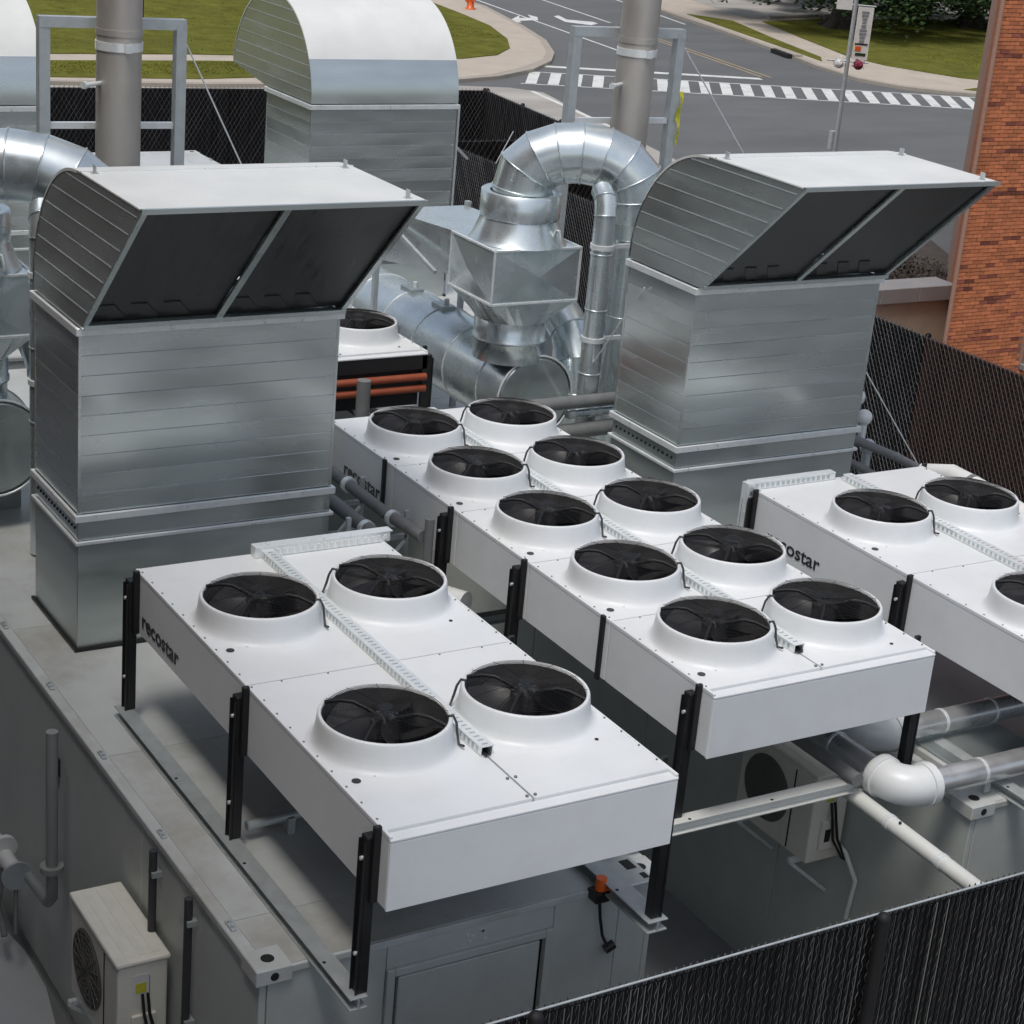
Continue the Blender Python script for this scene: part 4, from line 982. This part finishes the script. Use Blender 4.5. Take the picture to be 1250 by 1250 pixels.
def fence(label, a, b, h, post=3.0, pitch=.055, slat='slat', wiremat='mesh', parts=False, face=1, name='chain_link_fence', wpitch=None, wq=.0022, z0=.06):
    A = Vector((*a, 0)); B = Vector((*b, 0)); L = (B-A).length; d = (B-A)/L; rz = math.atan2(d.y, d.x)
    t = thing(name, label, 'fence', A, rz)
    npost = max(1, round(L/post))
    for i in range(npost+1):
        x = L*i/npost
        p = obj('post', MB().cyl((x, -.05*face, 0), (x, -.05*face, h-.02), .05, n=12), 'fence_black', t)
        obj('post_cap', ball((x, -.05*face, h-.01), .051, 8), 'fence_black', p)
    obj('top_rail', MB().cyl((0, .03, h-.04), (L, .03, h-.04), .022, n=10), 'fence_black', t)
    obj('mid_rail', MB().cyl((0, .03, h*.5), (L, .03, h*.5), .02, n=10), 'fence_black', t)
    ns = int(L/pitch)
    if parts:
        me = MB().box(-.020, .020, -.006, .006, z0, h-.035).mesh('slat', M[slat])
        for i in range(ns):
            link('slat', me, t, (pitch*(i+.5), jit(.003), jit(.012)), (0, 0, jit(.14)))
    else:
        mb = MB()
        for i in range(ns):
            x = pitch*(i+.5); dz = jit(.02); w = pitch*.37; tw = jit(.3)*w
            mb.add([(x-w, tw, z0), (x+w, -tw, z0), (x+w, -tw, h-.04+dz), (x-w, tw, h-.04+dz)], [(0, 1, 2, 3)])
            mb.add([(x-w, tw-.008, z0), (x+w, -tw-.008, z0), (x+w, -tw-.008, h-.04+dz), (x-w, tw-.008, h-.04+dz)], [(0, 3, 2, 1)])
        o = obj('slats', mb, slat, t); o['kind'] = 'stuff'
        obj('screen_fabric', MB().box(0, L, .004, .008, z0, h-.05), 'fabric', t)
    wm = MB()
    if parts:
        for i in range(ns):
            zz = z0; x = pitch*(i+.5)-.004; sg = 1 if i % 2 else -1; w0 = .0020+.0006*math.sin(i*.21)+jit(.0007)
            while zz < h-.06:
                l_ = .052; w = w0*random.uniform(.6, 1.15)
                xa = x-sg*.009; xb = x+sg*.009
                wm.add([(xa-w, -.012, zz), (xa+w, -.012, zz), (xb+w, -.012, zz+l_), (xb-w, -.012, zz+l_), ((xa+xb)/2, -.0155, zz+l_/2)], [(0, 1, 4), (1, 2, 4), (2, 3, 4), (3, 0, 4)])
                zz += l_; sg = -sg
    else: zigzag(wm, (L, 0), (0, 0), z0, h, wpitch or pitch, wq)
    o = obj('wire_mesh', wm, wiremat, t); o['kind'] = 'stuff'
    if parts: obj('top_band', MB().cyl((0, -.01, h+.012), (L, -.01, h+.012), .008, n=8), 'steel_paint', t)
    kn = MB()
    x = 0
    while x < L:
        kn.obox((x, 0, h-.03), (x+.02, .01, h+.025), .006, .006); kn.obox((x+.02, .01, h+.025), (x+.04, 0, h-.03), .006, .006); x += wpitch or pitch
    o = obj('knuckles', kn, wiremat, t); o['kind'] = 'stuff'
    return t
fence('near black chain link fence with privacy slats along the bottom right of the photo', (6.89, -5.5), (6.89, 8.4), 3.0, 3.05, parts=True, face=1, wq=.003)
fence('dark fence with privacy slats between the right intake and the brick building, left stretch', (-20, 11.2), (-5.0, 11.2), 3.0, 3.0, .06, face=-1, wpitch=.09, wq=.0045)
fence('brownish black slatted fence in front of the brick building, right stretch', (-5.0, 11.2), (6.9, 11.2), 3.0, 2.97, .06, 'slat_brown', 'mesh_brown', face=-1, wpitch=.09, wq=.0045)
fence('far black slatted fence below the lawn behind the chimneys', (-27.5, -16), (-26.3, 15.9), 3.0, 4.0, .1, face=-1, wpitch=.11, wq=.0028)
fence('far black fence running back from the corner post beside the gravel strip', (-26.3, 15.9), (-20, 15.2), 3.0, 2.1, .08, face=-1, wpitch=.12)
fence('black slatted gate screen behind the silver gooseneck', (-20, 11.2), (-20, 15.2), 3.0, 2.0, .08, name='fence_gate', face=-1, wpitch=.14)

# ------------------------------------------------------------------ brick building at the right
def brick_building():
    X0, Y0 = -9.0, 15.62
    t = thing('brick_building', 'orange-red brick building at the right edge behind the fence', 'building', (X0, Y0, 0))
    YE, ZE = 9.0, 12.5
    # core footprint: front face x=0 (local), side recedes away from the camera
    foot = [(-.02, .02), (-.02, YE), (-12, YE+8), (-10.2, 9.75)]
    obj('wall', MB().prism_z(foot, 0, ZE), 'mortar', t)
    obj('roof', MB().prism_z([(.1, -.05), (.1, YE), (-12, YE+8.2), (-10.3, 9.6)], ZE+.002, ZE+.25), 'stonecap', t)
    bl, bh, j = .203, .057, .0105
    big = []; rest = MB(); restd = MB(); rows = int(ZE/(bh+j))
    me = MB().box(-.03, .012, .0, bl, 0, bh, .003).mesh('brick', M['brick']); med = MB().box(-.03, .012, .0, bl, 0, bh, .003).mesh('brick', M['brick_dark'])
    camp = Vector((14.998-X0, -8.311-Y0, 9.936))
    wy0, wy1, wz0, wz1 = 2.06, 3.3, .92, 2.35
    allb = []
    for rI in range(rows):
        z = .1+rI*(bh+j); y = -.02 if rI % 2 == 0 else -.02-(bl+j)/2
        y = max(y, -.02) if rI % 2 == 0 else -.02
        first = rI % 2 == 1
        while y < YE-.1:
            ln = (bl-j)/2 if first else bl; first = False
            if not (y+ln > wy0-.08 and y < wy1+.08 and wz0-.12 < z+bh and z < wz1+.1): allb.append((y, z, ln))
            y += ln+j
    vis = [b for b in allb if b[0] < 3.0 and 1.4 < b[1] < 7.7 and b[2] > .15]
    vis.sort(key=lambda b: (Vector((0, b[0], b[1]))-camp).length)
    sel = set(vis[:300])
    run = 0
    for b in allb:
        y, z, ln = b
        if run <= 0: dark = random.random() < .045; run = random.randint(1, 3) if dark else 1
        run -= 1
        px = jit(.004)
        if b in sel: link('brick', med if dark else me, t, (px, y, z), (0, 0, jit(.006)))
        else: (restd if dark else rest).box(-.03, .012+px, y, y+ln, z, z+bh)
    o = obj('bricks', rest, 'brick', t); o['kind'] = 'stuff'
    o = obj('dark_bricks', restd, 'brick_dark', t); o['kind'] = 'stuff'
    # bricks of the receding side
    sd2 = MB(); sv = Vector((-10.18, 9.73, 0)).normalized(); L = 14.0; nn = Vector((-sv.y, sv.x, 0))
    for rI in range(rows):
        z = .1+rI*(bh+j); s = .0 if rI % 2 else .1
        while s < 6:
            p = sv*s; q = sv*(s+bl); o_ = nn*.012 if nn.y < 0 else -nn*.012
            a = Vector((-.02, .02, 0))+p+o_; b_ = Vector((-.02, .02, 0))+q+o_
            sd2.add([(a.x, a.y, z), (b_.x, b_.y, z), (b_.x, b_.y, z+bh), (a.x, a.y, z+bh)], [(0, 1, 2, 3)]); s += bl+j
    o = obj('side_bricks', sd2, 'brick', t); o['kind'] = 'stuff'
    obj('downspout', MB().tube([(.05, -.09, 0), (.05, -.09, 12.4)], .04, 10), 'mortar', t)
    wn_ = obj('window', MB().box(-.02, .0135, wy0, wy1, wz0, wz1), 'glass', t)
    obj('window_frame', MB().box(.0, .05, wy0-.06, wy0, wz0, wz1+.06).box(.0, .05, wy1, wy1+.06, wz0, wz1+.06).box(.0, .05, wy0, wy1, wz1, wz1+.06).box(.0, .045, wy0, wy1, (wz0+wz1)/2-.03, (wz0+wz1)/2+.03), 'frame', wn_)
    obj('window_sill', MB().box(-.02, .12, wy0-.12, wy1+.12, wz0-.11, wz0-.002, .01), 'stonecap', wn_)
brick_building()
rw = thing('retaining_wall', 'pale low wall with grey coping left of the brick building', 'wall', (-11.6, 12.2, 0))
obj('wall', MB().box(-.2, .2, 0, 5.7, 0, 1.5), 'stone', rw)
for k in range(6): obj('coping_stone', MB().box(-.34, .3, k*.96+.004, k*.96+.956, 1.502, 1.80, .015), 'stonecap', rw)
struct('mulch_bed', sheet([(-26, 17), (-11.9, 13), (-11.9, 18.5), (-16, 24), (-28, 30), (-30, 27)], .012), 'mulch')
sh = MB()
for k in range(22000):
    x = random.uniform(-20.5, -12.4); y = random.uniform(16.5, 24); 
    if y-15 > (-12-x)*1.2+4.5: continue
    z = random.random()**2*.35; a = random.random()*6.28; w = .028; h = random.uniform(.02, .09)
    sh.add([(x-math.cos(a)*w, y-math.sin(a)*w, z), (x+math.cos(a)*w, y+math.sin(a)*w, z), (x+jit(.1), y+jit(.1), z+h)], [(0, 1, 2)])
o = obj('groundcover', sh, 'leaf_dry'); o['kind'] = 'stuff'; tag(o, 'brown leafless ground cover between the road and the low wall', 'ground cover')

# ------------------------------------------------------------------ street things
def banner_pole():
    t = thing('banner_pole', 'lamp pole with a long white banner and flower baskets, in front of the crosswalk', 'street pole', (-24.47, 25.77, 0))
    obj('pole', MB().cyl((0, 0, 0), (0, 0, 8.5), .065, .05, n=14), 'steel_paint', t); obj('pole_base', MB().cyl((0, 0, 0), (0, 0, .4), .13, .09, n=14), 'steel_paint', t)
    tw = Vector((.5, .86, 0)); nn = Vector((.86, -.5, 0))
    def q(s0, s1, z0, z1, off, m, nm, par=t):
        a = tw*s0+nn*off; b = tw*s1+nn*off; e = nn*.008
        mb = MB(); vs_ = [(a.x, a.y, z0), (b.x, b.y, z0), (b.x, b.y, z1), (a.x, a.y, z1)]
        mb.add(vs_+[(v[0]-e.x, v[1]-e.y, v[2]) for v in vs_], [(0, 1, 2, 3), (7, 6, 5, 4), (0, 4, 5, 1), (1, 5, 6, 2), (2, 6, 7, 3), (3, 7, 4, 0)])
        return obj(nm, mb, m, par)
    bn = q(.08, .50, 4.12, 5.47, .02, 'label_white', 'banner')
    q(.12, .46, 4.50, 4.54, .031, 'ink', 'banner_line', bn)
    z = 5.36
    for k in range(9):
        w = random.uniform(.05, .11); h = random.uniform(.05, .085)
        q(.29-w, .29+w, z-h, z, .031, 'frame', 'banner_lettering', bn); z -= h+.03
    q(.14, .30, 4.34, 4.46, .031, 'orange', 'banner_emblem', bn); q(.16, .44, 4.22, 4.29, .031, 'leaf', 'banner_emblem', bn)
    bn2 = q(-.5, -.08, 5.36, 6.7, .02, 'label_white', 'banner')
    obj('banner_arm', MB().cyl(tw*-.55+Vector((0, 0, 4.05)), tw*.55+Vector((0, 0, 4.05)), .02, n=8).cyl(tw*-.55+Vector((0, 0, 5.5)), tw*.55+Vector((0, 0, 5.5)), .02, n=8), 'steel_paint', t)
    for s, m in ((-.22, 'offwhite'), (.3, 'maroon')):
        b = obj('flower_basket', ball(tw*s+Vector((0, 0, 3.98)), .13, 8), m, t)
        fl = MB()
        for k in range(120):
            d = Vector((jit(1), jit(1), jit(.8))).normalized()*random.uniform(.1, .17); c = tw*s+Vector((0, 0, 4.0))+d
            fl.add([c+Vector((jit(.035), jit(.035), jit(.035))) for _ in range(3)], [(0, 1, 2)])
        obj('flowers', fl, m, b, stuff=True)
    obj('pole_sign', MB().box(-.2, -.05, -.12, .12, 1.7, 2.2, .01), 'steel_paint', t)
banner_pole()
hy = thing('fire_hydrant', 'orange hydrant at the top edge on the rounded pavement corner', 'hydrant', (-65.9, 37.9, .135))
obj('barrel', MB().lathe([(.24, 0), (.24, .06), (.17, .08), (.17, .62), (.21, .64), (.21, .7), (.16, .8), (.07, .9), (.05, .96), (.001, .97)], n=18), 'orange', hy)
obj('outlet', MB().cyl((-.28, 0, .45), (.28, 0, .45), .08, n=12).cyl((0, -.26, .42), (0, 0, .42), .1, n=12), 'orange', hy)
pr = thing('post', 'thin dark red post on the lawn at the top left', 'post', (-57.7, 18.6, .17))
obj('shaft', MB().cyl((0, 0, 0), (0, 0, 4.5), .06, n=8), 'post_red', pr); obj('shaft_cap', ball((0, 0, 4.5), .08, 8), 'post_red', pr)

# trees
def make_tree(label, loc, seed, hi, spread, low):
    rng = random.Random(seed)
    t = thing('tree', label, 'tree', loc)
    tr = MB(); tr.tube([(0, 0, -.1), (.02, .03, .25), (.05, 0, .9), (0, .1, 2.2), (.1, .1, 4), (.1, .2, 6.5)], [1.05, .72, .55, .48, .4, .22], 12)
    for k in range(4):
        a = k*PI/2+.4; tr.tube([(math.cos(a)*.35, math.sin(a)*.35, .45), (math.cos(a)*.9, math.sin(a)*.9, .1), (math.cos(a)*1.4, math.sin(a)*1.4, -.08)], [.3, .2, .1], 8)
    limbs = []
    for k in range(11):
        a = rng.random()*6.28; z = rng.uniform(2.2, 5.5); ln = rng.uniform(.55, 1)*spread; rise = rng.uniform(.2, .7)*ln
        p = [(0, 0, z), (math.cos(a)*ln*.35, math.sin(a)*ln*.35, z+rise*.6), (math.cos(a)*ln*.7, math.sin(a)*ln*.7, z+rise), (math.cos(a)*ln, math.sin(a)*ln, z+rise*.85)]
        tr.tube(p, [.22, .15, .09, .04], 7); limbs.append(p)
    obj('trunk', tr, 'bark', t)
    lf = MB(); cl = []
    for k in range(110):
        if k < 44:
            p = limbs[k % 11]; s = p[rng.choice((1, 2, 3, 3))]; c = Vector(s)+Vector((rng.gauss(0, 1), rng.gauss(0, 1), rng.gauss(0, .7)))
        else:
            a = rng.random()*6.28; q = spread*math.sqrt(rng.random()); c = Vector((math.cos(a)*q, math.sin(a)*q, low+rng.random()**1.2*(hi-low)*(1-.4*q/spread)))
        if c.z < low: c.z = low+rng.random()
        if k >= 60:
            a = rng.random()*6.28; q = spread*rng.uniform(.35, 1.); c = Vector((math.cos(a)*q, math.sin(a)*q, low+rng.uniform(-.3, 1.3)))
        cl.append((c, rng.uniform(.7, 1.5)))
    for c, q in cl:
        for _ in range(230):
            d = Vector((rng.gauss(0, 1), rng.gauss(0, 1), rng.gauss(0, .8))); d = d.normalized()*q*rng.random()**.5
            p = c+d; a = rng.random()*6.28; w = rng.uniform(.09, .17); tl = rng.uniform(-.8, .8)
            e1 = Vector((math.cos(a), math.sin(a), tl*.5))*w; e2 = Vector((-math.sin(a), math.cos(a), tl))*w*.6
            lf.add([p-e1, p+e2, p+e1, p-e2], [(0, 1, 2, 3)])
    o = obj('crown', lf, 'leaf', t)
    return t
make_tree('leafy tree behind the banner pole on the far lawn', (-61.8, 57.2, .15), 3, 11, 6.6, 1.5)
make_tree('leafy tree with flaring trunk beside the brick building on the far lawn', (-63.3, 67.6, .15), 5, 11, 5.6, 1.6)
make_tree('leafy tree on the far lawn between the two trunks, its foliage hanging low', (-69.5, 65.0, .15), 9, 11, 6.0, 1.7)
fb = thing('far_building', 'pale low building behind the trees across the road', 'building', (-95, 60, 0), R(62))
obj('wall', MB().box(0, 60, 0, 10, 0, 5.5), 'wall_pale', fb); obj('roof', MB().box(-.3, 60.3, -.3, 10.3, 5.502, 5.8), 'stonecap', fb)
for k in range(10): obj('window', MB().box(3+k*5.5, 5+k*5.5, -.03, .02, 1.2, 3.2), 'glass', fb)

# ------------------------------------------------------------------ neighbouring building left of the yard (outside the photo, it shades the left side)
nb = thing('brick_building', 'brown brick building left of the yard, outside the frame', 'building', (-16, -18.6, 0))
obj('wall', MB().box(0, 26, 0, 11, 0, 14.2), 'nb_brick', nb); obj('roof', MB().box(-.2, 26.2, -.2, 11.2, 14.202, 14.55), 'stonecap', nb)
for fl in range(3):
    for k in range(8):
        w_ = obj('window', MB().box(1.4+k*3.2, 2.9+k*3.2, 10.95, 11.02, 1+fl*3.4, 2.9+fl*3.4), 'glass', nb)
        obj('window_sill', MB().box(1.3+k*3.2, 3.0+k*3.2, 10.95, 11.1, .88+fl*3.4, .998+fl*3.4), 'stonecap', w_)
